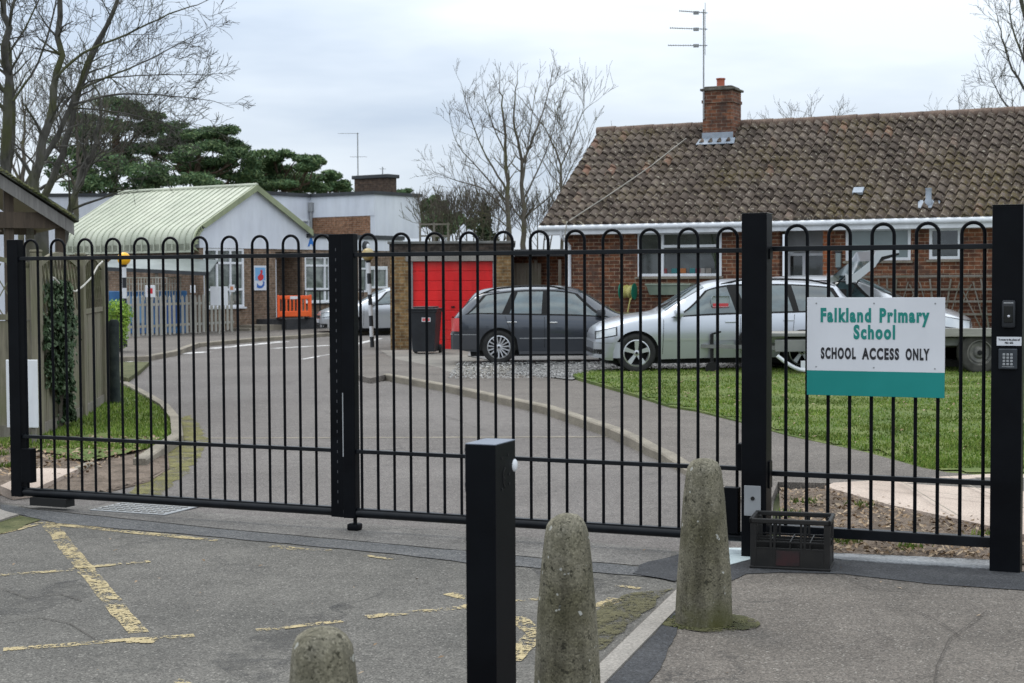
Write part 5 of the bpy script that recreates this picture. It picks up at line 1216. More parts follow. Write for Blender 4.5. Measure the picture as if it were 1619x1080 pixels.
window(sch, gw, 0, xs3, [(gw[0], gw[1], zz1), (gw[0], gw[1], zz2)], pm=M_pane2, fw=.07, sill=M_white)
window(sch, lw, 0, [lw[0]+(lw[1]-lw[0])*.8], [(lw[0], lw[1], SC.PL(500, 420, 0)[1]), (lw[0], lw[1], SC.PL(500, 457, 0)[1])], pm=M_pane2, fw=.07, sill=M_white)
window(sch, lw2, 0, [lw2[0]+(lw2[1]-lw2[0])*.35], [(lw2[0], lw2[1], SC.PL(600, 425, 0)[1])], pm=M_pane2, fw=.07)
window(sch, lw3, 0, [], [(lw3[0], lw3[1], SC.PL(574, 425, 0)[1])], pm=M_pane2, fw=.06)
s_, z__ = SC.PL(492, 383, -.03); text('letter', 'A', .40, mat('blue_letter', (.01, .16, .55), .5), sch, Matrix.Translation((s_, -.03, z__)) @ MX, bold=.02)
s_, z__ = SC.PL(578, 389, -.03); MB().lathe([(.17, 0), (.17, .06), (.12, .09), (.01, .11)], 20, Matrix.Translation((s_, -.02, z__)) @ Matrix.Rotation(R(90), 4, 'X')).build('bulkhead_lamp', M_dgrey, sch)
MB().lathe([(.10, .0), (.08, .03), (.01, .04)], 16, Matrix.Translation((s_+.02, -.125, z__-.02)) @ Matrix.Rotation(R(90), 4, 'X')).build('lamp_glass', M_white, sch)
# upper block
ub = Fr((-4.92, 55, 0), 55)
mb = MB()
def wbox(fr, x0, x1, y0, y1, z0, z1, mb): 
    M = Matrix.Translation(fr.o) @ Matrix.Rotation(fr.a, 4, 'Z'); return mb.box(x0, x1, y0, y1, z0, z1, M)
upper = thing('upper_block', 'flat roofed white upper block of the school behind the green gable', 'school block', (-4.92, 55, 0), R(55))
MB().box(0, 2.65, .0, .2, 3.17, 4.70).build('side_cladding', M_render, upper)
MB().box(-.02, .0-.003, .0, 3.1, 3.94, 4.70).build('front_band', M_render, upper)
MB().box(-.0+.0, .2, .201, 3.1, 2.9, 3.94).build('wall', M_sbrick2, upper)
MB().box(-3.4, .1, 3.1, 3.3, 2.6, 4.70).build('return_cladding', M_render, upper)
MB().box(-.10, 2.72, -.06, 3.35, 4.70, 4.82).box(-3.45, -.101, 3.02, 6.5, 4.70, 4.82).build('roof_edge', M_dgrey, upper)
window(upper, (-.80, -.10, 3.2, 3.85), 3.05, [-.45], [], pm=M_pane2, fw=.05)
hp = MB().bev(-.16, -.02, 2.90, 3.08, 4.15, 4.5, .02); hp.tube([(-.09, 2.99, 4.15), (-.09, 2.99, 3.0)], .05, 8); hp.build('downpipe', M_grey, upper)
lb_ = thing('rear_block', 'long white flat roofed block behind the green roof on the left', 'school block', (-13.5, 54.2, 0), 0)
MB().box(-8.0, 4.1, 0, 5, 0, 4.62).build('wall', M_render, lb_); MB().box(-8.05, 4.15, -.05, 5.05, 4.62, 4.74).build('roof_edge', M_dgrey, lb_)
ch = Fr((-5.35, 57.6, 0), 55); cq = thing('stack', 'broad dark brick chimney stack on the school flat roof', 'chimney', (ch.o.x+.68, ch.o.y, 4.6), R(55))
MB().box(0, .55, 0, 1.62, 0, .86).build('brick_shaft', brick('stack_brick', (.05, .033, .026), (.10, .065, .045), (.10, .085, .07)), cq); MB().bev(-.08, .65, -.08, 1.7, .86, 1.0, .02).build('cap', M_dgrey, cq)
aer = D(566, 280, 58.5)
aerial('thin aerial mast with two cross arms on the school chimney stack', (aer.x, aer.y, 5.5), D(566, 210, 58.5).z-5.5, [(D(566, 211, 58.5).z-5.5, -.75, .05, .0, 5, .06), (D(566, 248, 58.5).z-5.5, -.3, .35, 0, 5, .06)], 0, .022)
aer = D(605, 280, 58.5)
aerial('short aerial stub on the right of the school chimney stack', (aer.x, aer.y, 5.5), D(605, 264, 58.5).z-5.5, [(D(605, 267, 58.5).z-5.5, -.12, .12, 0, 2, .06)], 0, .022)
# poster : red and blue swirl emblem on white
s_, z__ = SC.PL(411, 459, -.03); p = SC.o+SC.x*s_+SC.y*(-.03); po = thing('school_poster', 'white framed poster with a red and blue emblem on the school wall', 'poster', (p.x, p.y, z__), R(55))
r_ = PX(402, 420, 421, 459, -.03); pw, ph = (r_[1]-r_[0])/2, r_[3]-r_[2]
MB().box(-pw, pw, -.02, 0, 0, ph).build('board', M_render, po)
M_pb = mat('emblem_blue', (.03, .12, .42), .5); M_plb = mat('emblem_sky', (.16, .36, .62), .5); M_pr = mat('emblem_red', (.55, .02, .03), .5)
MB().box(-pw*.85, pw*.85, -.024, -.021, ph*.40, ph*.92).build('sky_panel', M_plb, po)
def blob(pts, m, y, nm): MB().prism([Vector((x*pw, y, z*ph)) for x, z in pts], (0, -.003, 0)).build(nm, m, po)
blob([(-.4, .45), (-.1, .38), (.3, .42), (.55, .5), (.5, .6), (.25, .66), (.4, .74), (.3, .84), (.0, .8), (.05, .7), (-.2, .62), (-.45, .55)], M_pr, -.025, 'red_emblem')
blob([(-.6, .12), (-.2, .08), (.3, .10), (.65, .2), (.7, .34), (.4, .38), (.45, .26), (.15, .18), (-.3, .2), (-.55, .3)], M_pb, -.025, 'blue_swirl')
# entrance ramp, railing, barrier
rp_ = PX(430, 500, 520, 520, -1.2); rpt = thing('entrance_ramp', 'dark tarmac ramp with low side wall at the school entrance', 'ramp', (SC.o+SC.x*(dr_[0]-.9)+SC.y*(-1.3)), R(55))
MB().box(0, 3.6, 0, 1.28, .08, .42).build('ramp_body', M_tarnew, rpt); MB().box(-.9, -.003, .2, 1.25, .08, .26).box(-1.3, -.903, .3, 1.25, .08, .18).build('steps', M_kerb2, rpt)
rl = MB()
for k in range(5): rl.tube([(.9+k*.7, .05, .42), (.9+k*.7, .05, 1.30)], .022, 8)
for z in (1.30, .88): rl.tube([(.9, .05, z), (3.7, .05, z)], .022, 8)
rl.build('handrail', M_dark, rpt)
bp = SC.o+SC.x*(dr_[0]-.95)+SC.y*(-1.0); ba = thing('crowd_barrier', 'orange plastic barrier standing at the school entrance', 'barrier', (bp.x, bp.y, .42), R(25))
M_or = noisy('barrier_orange', (.80, .10, .02), (.88, .14, .03), 2, .5)
mb = MB(); mb.bev(0, 1.05, -.03, .03, .62, .74, .02).bev(0, 1.05, -.03, .03, .08, .26, .02)
for k in range(9): mb.bev(.0+k*.12, .055+k*.12, -.02, .02, .24, .64, .008)
mb.bev(-.03, .04, -.035, .035, .06, .76, .02).bev(1.0, 1.08, -.035, .035, .06, .76, .02); mb.build('panel', M_or, ba)
MB().bev(.0, .12, -.25, .25, 0, .06, .02).build('foot', M_bin, ba); MB().bev(.95, 1.07, -.25, .25, 0, .06, .02).build('foot', M_bin, ba)
MB().box(.38, .62, -.034, -.028, .63, .72).build('white_patch', M_white, ba)
# canopy
cn = D(247, 430, 43.5); cnp = thing('play_canopy', 'low grey polycarbonate canopy beside the school wall behind the picket fence', 'canopy', (cn.x, 43.5, 0), R(3))
M_poly = noisy('polycarbonate', (.11, .13, .125), (.20, .225, .215), 1, .3, 4)
hw = 1.5
mb = MB(); mb.prism([Vector((-hw, 0, 2.02)), Vector((hw, 0, 1.86)), Vector((hw, 1.8, 2.22)), Vector((-hw, 1.8, 2.36))], (0, 0, .03)); mb.build('canopy_roof', M_poly, cnp)
MB().bar((-hw, -.03, 1.99), (hw, -.03, 1.83), .05, .10).bar((-hw, 1.8, 2.30), (hw, 1.8, 2.17), .05, .08).build('beam', M_dgrey, cnp)
for x in (-hw+.1, 0, hw-.1): MB().bar((x, .05, .1), (x, .05, 1.9), .08).build('post', M_timber2, cnp)
# picket fence
f0, f1 = Vector((-10.45, 41.5, .1)), Vector((-8.40, 46.2, .1)); fd = f1-f0; fl_ = math.hypot(fd.x, fd.y); fa2 = math.atan2(fd.y, fd.x)
pf = thing('picket_fence', 'weathered grey picket fence along the pavement in front of the canopy', 'fence', f0, fa2)
MB().box(0, fl_, .02, .05, .25, .32).box(0, fl_, .02, .05, .85, .92).build('rail', M_picket, pf)
k = 0; x = 0; pk = None
while x < fl_-.03:
    h = 1.12+.02*math.sin(k*1.7)
    if pk is None:
        pk = MB().prism([Vector((0, 0, .03)), Vector((.10, 0, .03)), Vector((.10, 0, 1.08)), Vector((.05, 0, 1.14)), Vector((0, 0, 1.08))], (0, .02, 0)).build('picket', M_picket, pf)
    elif k < 100: c = pk.copy(); COL.objects.link(c); c.location = (x, 0, random.uniform(-.02, .02))
    k += 1; x += .205
MB().box(0, fl_*.55, .25, .28, 1.25, 1.27).box(0, fl_*.55, .25, .28, 1.45, 1.47).box(0, fl_*.55, .25, .28, 1.62, 1.65).build('trellis_rail', M_picket, pf)
mb = MB()
for k in range(22): mb.box(k*.13, k*.13+.02, .23, .25, 1.0, 1.64)
mb.build('trellis_bars', M_picket, pf)
M_blue = noisy('play_blue', (.03, .11, .30), (.08, .24, .50), 2, .6)
pb = D(235, 500, 44.6); MB().bev(-1.3, 1.1, 0, .3, .1, 1.35, .03).bev(-.9, -.2, -.05, .0, .3, 1.5, .05).bev(.1, .8, -.06, .0, .25, 1.0, .05)
t = thing('play_equipment', 'blue play equipment panel behind the picket fence', 'play equipment', (pb.x, 44.6, .1), R(10)); MB().bev(-1.3, 1.1, 0, .1, 0, 1.25, .03).build('board', M_blue, t); MB().bev(-.8, -.1, -.05, -.003, .3, 1.1, .03).build('light_panel', M_plb, t); MB().bev(.2, .9, -.05, -.003, .2, .9, .03).build('light_panel', M_pb, t)
def notice(label, x0, y0, x1, y1, Y, extra=None):
    a = D(x0, y1, Y); b = D(x1, y0, Y); t = thing('notice_board', label, 'notice', ((a.x+b.x)/2, Y, a.z), R(8)); w = (b.x-a.x)/2; h = b.z-a.z
    MB().bev(-w, w, -.02, 0, 0, h, .006).build('board', M_white, t)
    if extra: MB().box(-w*.5, w*.5, -.024, -.021, h*.3, h*.75).build('print', extra, t)
    MB().bar((0, .03, -a.z+.1), (0, .03, h*.9), .04).build('support', M_picket, t)
notice('large blank white notice board at the right end of the picket fence', 333, 453, 360, 483, 44.3)
notice('small white notice with red print above the picket fence', 230, 451, 245, 470, 42.0, M_pr)
notice('tiny pale notice right of the large white notice board', 362, 450, 371, 462, 45.2, mat('print_orange', (.6, .25, .12), .6))
notice('narrow white notice nearest the left beacon', 190, 442, 198, 462, 41.5)
notice('small white square notice hanging on the right end of the trellis', 301, 451, 309, 463, 43.5)
# belisha beacons
def beacon(label, px, top, base, Y, lean=0, gm=None, yb=None):
    a = D(px, top, Y); t = thing('beacon_post', label, 'beacon', (a.x, Y, .0), 0, 'striped zebra crossing beacons')
    n = 8; h = a.z-.16; M = Matrix.Rotation(lean, 4, 'Y')
    for i in range(n):
        MB().lathe([(.05, .02+h*i/n), (.05, .02+h*(i+1)/n-.001)], 16, M).build('white_band' if i % 2 else 'black_band', M_signw if i % 2 else M_bin, t, smooth=True)
    MB().lathe([(.05, h+.02), (.08, h+.07), (.02, h+.08)], 16, M).build('collar', M_bin, t)
    sp = [(.001, h+.06)]+[(.155*math.sin(math.pi*k/12), h+.06+.155-.155*math.cos(math.pi*k/12)) for k in range(1, 12)]+[(.001, h+.37)]
    MB().lathe(sp, 24, M).build('globe', gm, t, smooth=True)
beacon('striped beacon pole with a dull yellow globe by the garage corner', 587.5, 406, 549, 36.9, R(-2.2), noisy('dull_globe', (.30, .20, .05), (.42, .36, .20), 6, .4))
beacon('beacon with a bright orange globe rising behind the green bush', 196, 413, 549, 36.0, 0, noisy('bright_globe', (.85, .42, .01), (.95, .52, .02), 3, .35))
# ---- timber fence on the left
def fence_panel(name, label, a, b, zt=1.93, split=1.26, lattice=True, arch=True, seed=0):
    a = Vector(a); b = Vector(b); L = (b-a).length; t = thing(name, label, 'fence', (a.x, a.y, .05), math.atan2(b.y-a.y, b.x-a.x)); rnd = random.Random(seed)
    n = int(L/.15); mb = MB()
    for k in range(n): mb.box(L*k/n+.003, L*(k+1)/n-.003, rnd.uniform(0, .008), .03, .12, split-.04)
    mb.build('boards', M_timber, t); MB().box(0, L, -.02, .05, 0, .13).build('gravel_board', M_timber2, t)
    mb = MB(); mb.bar((0, .01, split), (L, .01, split), .05, .06); mb.bar((.02, .01, split), (.02, .01, zt-.1), .04); mb.bar((L-.02, .01, split), (L-.02, .01, zt-.1), .04)
    pts = [Vector((L*k/10, .01, zt-.14+.14*math.sin(math.pi*k/10))) for k in range(11)]
    for p, q in zip(pts, pts[1:]): mb.bar(p, q, .04, .05)
    mb.build('frame', M_timber, t)
    mb = MB(); top = lambda x: zt-.15+.14*math.sin(math.pi*max(0, min(1, x/L)))
    k = -6
    while k*.17 < L+.6:
        for sgn in (1, -1):
            x0 = k*.17; pts = []
            for j in range(13):
                z = split+(zt-split)*j/12; x = x0+sgn*(z-split)*.55+(0 if sgn > 0 else .33)
                if 0 <= x <= L and z <= top(x): pts.append(Vector((x, .01+.008*sgn, z)))
            if len(pts) > 1: mb.bar(pts[0], pts[-1], .012, .020, up=(0, 1, 0))
        k += 1
    mb.build('lattice', M_timber, t)
    return t
def fpost(label, p, h=1.95):
    t = MB().bev(-.05, .05, -.05, .05, 0, h, .008).bev(-.055, .055, -.055, .055, h, h+.03, .01).build('fence_post', M_timber, label=label, cat='post', group='timber posts of the lattice-topped fence'); t.location = (p[0], p[1], .03); return t
F0, F1, F2 = G(164, 640, .04), G(131, 661, .04), G(62, 692, .04)
F0.z = F1.z = F2.z = 0
F3 = F2+Vector((-1.6, -.5, 0)); print('FENCE', F0, F1, F2)
fence_panel('lattice_fence', 'far lattice-topped timber fence panel ending beside the mossy stump', F1+Vector((0, .07, 0)), F0, seed=1)
fence_panel('lattice_fence', 'ivy-covered middle timber fence panel with arched lattice top', F2+Vector((0, .07, 0)), F1-Vector((0, .07, 0)), seed=2)
fence_panel('lattice_fence', 'nearest timber fence panel with diamond lattice, behind the left gate post', F3, F2-Vector((.07, 0, 0)), seed=3)
fpost('fence post between the ivy panel and the nearest panel', F2); fpost('fence post between the far panel and the ivy panel', F1); fpost('end post of the timber fence beside the stump', F0, 1.9)
pts = [F2+Vector((.09, .3, 1.72)), F2+Vector((.05, .8, 1.60)), F2+Vector((-.02, 1.5, 1.56)), F2+Vector((-.06, 1.95, 1.62)), F1+Vector((.09, .15, 1.72)), F1+Vector((.07, .5, 1.86)), F1+Vector((.05, .8, 1.92))]
MB().tube(pts, .011, 6).build('rope', noisy('pale_rope', (.42, .40, .36), (.55, .53, .48), 9), label='pale rope looped along the lattice tops of the timber fence', cat='rope', smooth=True)
wb = G(36, 700, 0); t = thing('white_board', 'plain white board fixed low on the fence behind the left gate post', 'board', (-4.89, 15.2, .22), R(-8))
MB().bev(-.17, .16, -.012, .012, 0, .68, .006).build('panel', M_white, t); MB().bar((-.1, .03, -.2), (-.1, .03, .6), .04).bar((.1, .03, -.2), (.1, .03, .6), .04).build('batten', M_timber2, t)
sp_ = G(182, 638, .05)
lg = MB().lathe([(.075, -.02), (.07, .4), (.068, .9), (.066, 1.07), (.05, 1.10), (.01, 1.105)], 16)
for v in lg.v: v += mnoise.noise_vector(v*6)*.012
M_log = noisy('dark_stump', (.008, .014, .016), (.035, .045, .04), 7, .9, 5, .5, .01)
o = lg.build('stump_post', M_log, label='dark mossy round timber post at the end of the fence', cat='post', smooth=True); o.location = (sp_.x, sp_.y, .04)
# ---- open timber shelter, left edge
SF = Fr((-5.2, 18.3, 0), 24)
sh = thing('timber_shelter', 'open timber shelter with mossy sloping roof rising behind the left fence', 'shelter', (-5.2, 18.3, 0), R(24))
ax, az = SF.PL(117, 352); bx_, bz = SF.PL(-30, 256); k_ = (bz-az)/(bx_-ax)
def zat(x): return az+(x-ax)*k_
xl = bx_-1.2
MB().prism([Vector((ax, 0, az)), Vector((xl, 0, zat(xl))), Vector((xl, 0, zat(xl)-.175)), Vector((ax, 0, az-.15))], (0, .04, 0)).build('barge_board', M_shtimber, sh)
M_rf = noisy('mossy_felt', (.05, .055, .045), (.13, .135, .10), 6, .95, 6, .6, .02, fine=30)
MB().prism([Vector((ax+.05, -.05, az+.005)), Vector((xl, -.05, zat(xl)+.005)), Vector((xl, -.05, zat(xl)+.06)), Vector((ax+.05, -.05, az+.06))], (0, 3.6, 0)).build('roof', M_rf, sh)
mb = MB(); rnd = random.Random(8)
for k in range(1500):
    x = ax-rnd.random()*(ax-xl)*.95; y = rnd.uniform(-.06, .0); s = rnd.uniform(.008, .028)
    c = Vector((x, y, zat(x)+.045+rnd.uniform(0, .02))); mb.add([c+Vector((-s, 0, 0)), c+Vector((0, -s, 0)), c+Vector((s, 0, 0)), c+Vector((0, s, 0)), c+Vector((0, 0, s*1.1))], [(0, 1, 4), (1, 2, 4), (2, 3, 4), (3, 0, 4)])
mb.build('moss_tufts', M_moss, sh)
MB().prism([Vector((ax-.02, .05, az-.01)), Vector((xl, .05, zat(xl)-.01)), Vector((xl, .05, zat(xl)-.03)), Vector((ax-.02, .05, az-.03))], (0, 3.4, 0)).build('soffit', M_soffit, sh)
bz0 = SF.PL(50, 347)[1]
MB().box(xl, ax-.06, .08, .17, bz0-.10, bz0+.09).build('beam', M_dktimber, sh)
MB().box(xl, ax-.06, 3.2, 3.3, bz0-.09, bz0+.08).build('beam', M_dktimber, sh)
for px in (15, 96):
    q = SF.PL(px, 400, .15)[0]
    for y in (.12, 3.2): MB().bev(q-.055, q+.055, y, y+.11, 0, zat(q)-.05, .006).build('post', M_dktimber if y < 1 else M_timber2, sh)
# trellis behind the garage roof
t = thing('roof_trellis', 'grey timber trellis frame standing behind the garage roof', 'trellis', (-2.75, 46, 0), 0)
mb = MB()
for x in (0, .42, .84): mb.bar((x, 0, 0), (x, 0, 3.35), .06)
for z in (2.6, 2.95, 3.3): mb.bar((0, 0, z), (.9, 0, z), .05)
mb.build('frame', M_timber2, t)
# ================================================================ TREES
def rv(rnd, s=1): return Vector((rnd.gauss(0, s), rnd.gauss(0, s), rnd.gauss(0, s)))
def grow(mb, rnd, p, d, r, L, lev, maxlev, up=.12, spread=.55, seg=4, rmin=.004, dens=3.2, droop=0):
    pts = [p]; rr = [r]; n = seg
    for i in range(n):
        d = (d+rv(rnd, .13)+Vector((0, 0, up*.5-droop*lev*.05))).normalized(); p = p+d*L/n; pts.append(p); rr.append(max(rmin, r*(1-.72*(i+1)/n)))
    mb.tube(pts, rr, 7 if lev == 0 else (5 if lev == 1 else 3), caps=False)
    if lev >= maxlev: return
    k = max(2, int(dens*rnd.uniform(.7, 1.3)))
    for j in range(k):
        t = rnd.uniform(.25, 1.0); i = min(n-1, int(t*n)); f = t*n-i; q = pts[i].lerp(pts[i+1], f); ax_ = (pts[i+1]-pts[i]).normalized()
        o = ax_.orthogonal().normalized(); o.rotate(Matrix.Rotation(rnd.uniform(0, 6.28), 3, ax_)); nd_ = (ax_*(1-spread*.5)+o*spread*rnd.uniform(.7, 1.3)+Vector((0, 0, up))).normalized()
        grow(mb, rnd, q, nd_, max(rmin, (rr[i]*(1-f)+rr[i+1]*f)*.62), L*rnd.uniform(.5, .78), lev+1, maxlev, up, spread, 3, rmin, dens, droop)
def limb_tree(name, label, limbs, Y, seed, m, cat='tree', group=None, jit=.5, kids=10, L=1.6, maxlev=3, rmin=.0045, up=.12, base=None, spread=.55, dens=3.2, kid_from=.2):
    """limbs: list of (pixel polyline, r0, r1, dy) giving the main stems as surveyed; side branches grow from them."""
    rnd = random.Random(seed); tr = MB(); br = MB()
    for (pl, r0, r1, dy) in limbs:
        if seed == 11: r0, r1 = r0*.74, r1*.8
        if seed in (21, 33): r0, r1 = r0*.78, r1*.6
        P = [D(x, y, Y+dy+jit*(0.3*i)*(1 if dy >= 0 else -1)) for i, (x, y) in enumerate(pl)]
        Q = []
        for i in range(len(P)-1):
            for k in range(4):
                t = k/4; p0 = P[max(0, i-1)]; p1 = P[i]; p2 = P[i+1]; p3 = P[min(len(P)-1, i+2)]
                Q.append(.5*((2*p1)+(p2-p0)*t+(2*p0-5*p1+4*p2-p3)*t*t+(3*p1-p0-3*p2+p3)*t*t*t)+rv(rnd, r0*.25))
        Q.append(P[-1]); n = len(Q); rr = [r0+(r1-r0)*i/(n-1) for i in range(n)]
        tr.tube(Q, rr, 9)
        for j in range(kids):
            t = rnd.uniform(kid_from, 1); i = min(n-2, int(t*(n-1))); ax_ = (Q[i+1]-Q[i]).normalized(); o = ax_.orthogonal().normalized(); o.rotate(Matrix.Rotation(rnd.uniform(0, 6.28), 3, ax_))
            grow(br, rnd, Q[i], (ax_*.55+o*.75+Vector((0, 0, up))).normalized(), rr[i]*.45, L*(1.15-.55*t), 1, maxlev, up, spread, 4, rmin, dens)
        grow(br, rnd, Q[-1], (Q[-1]-Q[-2]).normalized(), r1, L*.7, 1, maxlev, up, spread, 4, rmin, dens)
    p = min((v for v in tr.v), key=lambda v: v.z); t = thing(name, label, cat, (p.x, p.y, min(0, p.z)), 0, group)
    if p.z > .1: tr.tube([(p.x, p.y, -.05), (p.x, p.y, p.z+.05)], [limbs[0][1]*1.4, limbs[0][1]*1.05], 10)
    tr.build('trunk', m, t, world=True, smooth=True); br.build('branches', m, t, world=True)
    return t
limb_tree('bare_tree', 'big bare many-stemmed tree with mossy trunks behind the timber shelter', [
    ([(48, 330), (58, 262), (82, 175), (92, 90), (97, -25)], .115, .05, 0), ([(52, 330), (62, 268), (100, 195), (138, 105), (188, -10)], .085, .03, .4), ([(60, 335), (92, 262), (112, 190), (132, 120), (176, 25), (190, -15)], .09, .03, 1.0),
    ([(8, 300), (12, 180), (8, 70), (2, -20)], .12, .05, -.4), ([(14, 300), (20, 150), (14, 60), (28, -20)], .07, .03, .6),
    ([(86, 125), (130, 85), (200, 55), (268, 22), (312, 8)], .035, .01, .3), ([(118, 145), (170, 122), (235, 95), (300, 60)], .03, .008, .8), ([(115, 165), (180, 150), (250, 150), (325, 158)], .03, .008, .2), ([(98, 170), (140, 130), (215, 120), (300, 118)], .025, .008, 1.2), ([(120, 170), (190, 178), (245, 192), (290, 205)], .02, .006, .9), ([(20, 160), (60, 100), (85, 20), (90, -20)], .03, .012, .4), ([(10, 90), (40, 45), (66, -10)], .03, .012, .1)],
    24.5, 11, M_bark, kids=11, L=.78, maxlev=4, up=.03, dens=3.0, rmin=.0034)
limb_tree('bare_tree', 'thin pale leaning trunk crossing in front of the pines at left', [([(92, 420), (112, 330), (132, 270), (150, 225), (160, 180)], .07, .03, 0), ([(62, 300), (110, 270), (160, 240), (190, 205)], .03, .01, .4), ([(132, 268), (180, 235), (215, 210)], .02, .006, .2)], 27, 5, M_bark, kids=8, L=1.3, maxlev=4, up=.05, rmin=.004)
limb_tree('bare_tree', 'twin-trunked bare tree against the sky behind the garage', [
    ([(806, 395), (803, 330), (800, 250), (795, 180), (790, 135)], .11, .02, 0), ([(829, 400), (827, 330), (824, 255), (812, 190), (818, 130)], .115, .02, .5), ([(824, 262), (845, 215), (862, 165), (872, 118)], .05, .012, .6),
    ([(801, 300), (770, 250), (745, 190), (728, 130)], .045, .01, .2), ([(803, 340), (765, 300), (720, 285), (684, 270)], .04, .008, -.4), ([(826, 320), (850, 270), (872, 215), (884, 165)], .04, .01, .8), ([(802, 250), (780, 200), (765, 150)], .035, .01, .1), ([(826, 345), (880, 300), (905, 250)], .035, .008, 1), ([(802, 320), (760, 270), (725, 230), (712, 190)], .035, .008, .4), ([(826, 290), (836, 220), (845, 150)], .04, .01, -.5), ([(804, 360), (775, 340), (735, 335)], .03, .008, 0)],
    46, 21, M_bark2, kids=15, L=.82, maxlev=3, up=.16, rmin=.0045, spread=.6, dens=2.8)
limb_tree('bare_tree', 'slimmer bare tree rising between the twin-trunked tree and the bungalow roof', [([(889, 400), (888, 330), (886, 262), (868, 215), (852, 190)], .075, .015, 0), ([(886, 265), (905, 220), (920, 180), (935, 165)], .035, .01, .4), ([(888, 300), (905, 262), (925, 225)], .03, .008, .6), ([(887, 280), (875, 240), (880, 200)], .03, .008, .2)], 49, 33, M_bark2, kids=8, L=1.3, maxlev=3, up=.25, rmin=.006)
limb_tree('bare_tree', 'bare tree leaning in from the right edge beyond the bungalow roof', [([(1650, 420), (1640, 240), (1628, 120), (1618, -30)], .20, .07, 0), ([(1632, 160), (1600, 110), (1585, 60), (1575, 20)], .06, .012, .5), ([(1636, 200), (1590, 165), (1565, 120)], .05, .01, 1), ([(1640, 230), (1590, 210), (1545, 175)], .05, .01, .2), ([(1625, 110), (1600, 40), (1598, -10)], .05, .012, .2), ([(1640, 250), (1600, 235), (1570, 215)], .04, .01, .6)], 58, 41, M_bark, kids=13, L=1.1, maxlev=3, up=.1, rmin=.006, dens=3.8)
for i, (px, top, lab) in enumerate(((35, 150, 'pale misty bare tree behind the left edge of the many-stemmed tree'), (120, 165, 'pale misty bare tree between the many-stemmed tree and the tall pine'))):
    limb_tree('bare_tree', lab, [([(px, 420), (px+2, 300), (px+4, 230), (px, top)], .12, .02, 0), ([(px+2, 300), (px-24, 240), (px-36, 190)], .06, .01, .3), ([(px+2, 300), (px+30, 240), (px+44, 195)], .06, .01, .4)], 52+i, 90+i, M_bark2, kids=12, L=2.0, maxlev=3, up=.2, rmin=.006, kid_from=.3, dens=3.4)
rnd = random.Random(77)
for i, (px, py, yy, lab) in enumerate(((1215, 190, 56, 'leftmost bare treetop showing just above the bungalow ridge beside the chimney'), (1285, 168, 57, 'tallest bare treetop showing above the middle of the bungalow ridge'), (1520, 165, 60, 'faint bare treetop above the ridge near the right tree'))):
    limb_tree('bare_tree', lab, [([(px+10, 420), (px+5, 300), (px, py+40), (px-3, py+12)], .09, .015, 0), ([(px+4, py+70), (px-22, py+35), (px-38, py+18)], .03, .008, .2), ([(px+4, py+70), (px+28, py+35), (px+40, py+14)], .03, .008, .4)], yy, 50+i, M_bark2, kids=5, L=.9, maxlev=3, up=.2, rmin=.005, kid_from=.6, dens=2.4)
# bare shrubs behind the garage and on the skyline
for i, (px, top, yy, lab) in enumerate(((700, 338, 47, 'bare brown shrub just right of the trellis behind the garage'), (738, 332, 48, 'bare brown shrub in front of the dark conifer behind the garage'), (775, 325, 47.5, 'bare brown shrub left of the twin-trunked tree'), (850, 335, 48, 'bare brown shrub right of the twin-trunked tree'))):
    limb_tree('bare_shrub', lab, [([(px+k*9, 400), (px+k*13, 360), (px+k*18, top+6*abs(k))], .025, .008, .1*k) for k in (-2, -1, 0, 1, 2)], yy, 60+i, M_bark2, 'shrub', 'bare shrubs behind the garage', kids=9, L=.9, maxlev=3, up=.3, rmin=.006)
# foliage
def clump(mb, rnd, c, rx, ry, rz_, n, s):
    for _ in range(n):
        d = rv(rnd).normalized(); k = rnd.random()**.42; p = Vector((c.x+d.x*rx*k, c.y+d.y*ry*k, c.z+d.z*rz_*k))
        a = (rv(rnd)+Vector((0, 0, .5))).normalized(); b = a.orthogonal().normalized(); b.rotate(Matrix.Rotation(rnd.uniform(0, 6.28), 3, a)); e = a.cross(b); q = s*rnd.uniform(.6, 1.5)
        mb.add([p-b*q, p+e*q*.35, p+b*q+a*q*.3, p-e*q*.35], [(0, 1, 2, 3)])
def pine(label, Y, cl, trunk, seed, n=330, s=.20, m=None):
    n = int(n*4.5); s = s*.46
    rnd = random.Random(seed); fo = MB(); tk = MB()
    P = [D(x, y, Y) for x, y in trunk]
    t = thing('pine_tree', label, 'pine tree', (P[0].x, P[0].y, 0), 0, 'pines behind the school')
    tk.tube([Vector((P[0].x, P[0].y, -.1))]+P, [.28]+[.24-.16*i/(len(P)-1) for i in range(len(P))], 9)
    for (px, py, w, h) in cl:
        dy = rnd.uniform(-1.8, 1.8); c = D(px, py, Y+dy); k = Y/FPX
        rx, rz_ = w*k*1.22, h*k*1.5
        for j in range(6):
            o = Vector((rnd.uniform(-.75, .75)*rx, rnd.uniform(-1, 1)*rx*.6, rnd.uniform(-.6, .6)*rz_))
            clump(fo, rnd, c+o, rx*.5, rx*.5, rz_*.42, n//6, s)
        q = min(P, key=lambda v: abs(v.z-(c.z-1.2))); mid = (q+c)/2+Vector((0, 0, -.35)); tk.tube([q, mid+rv(rnd, .15), c], [.09, .06, .02], 5)
        for j in range(4): tk.tube([mid, c+Vector((rnd.uniform(-1, 1)*rx, rnd.uniform(-1, 1)*rx*.5, rnd.uniform(-.3, .5)*rz_))], [.035, .01], 4)
    tk.build('trunk', M_bark3, t, world=True, smooth=True); fo.build('crown', m or M_pine, t, world=True)
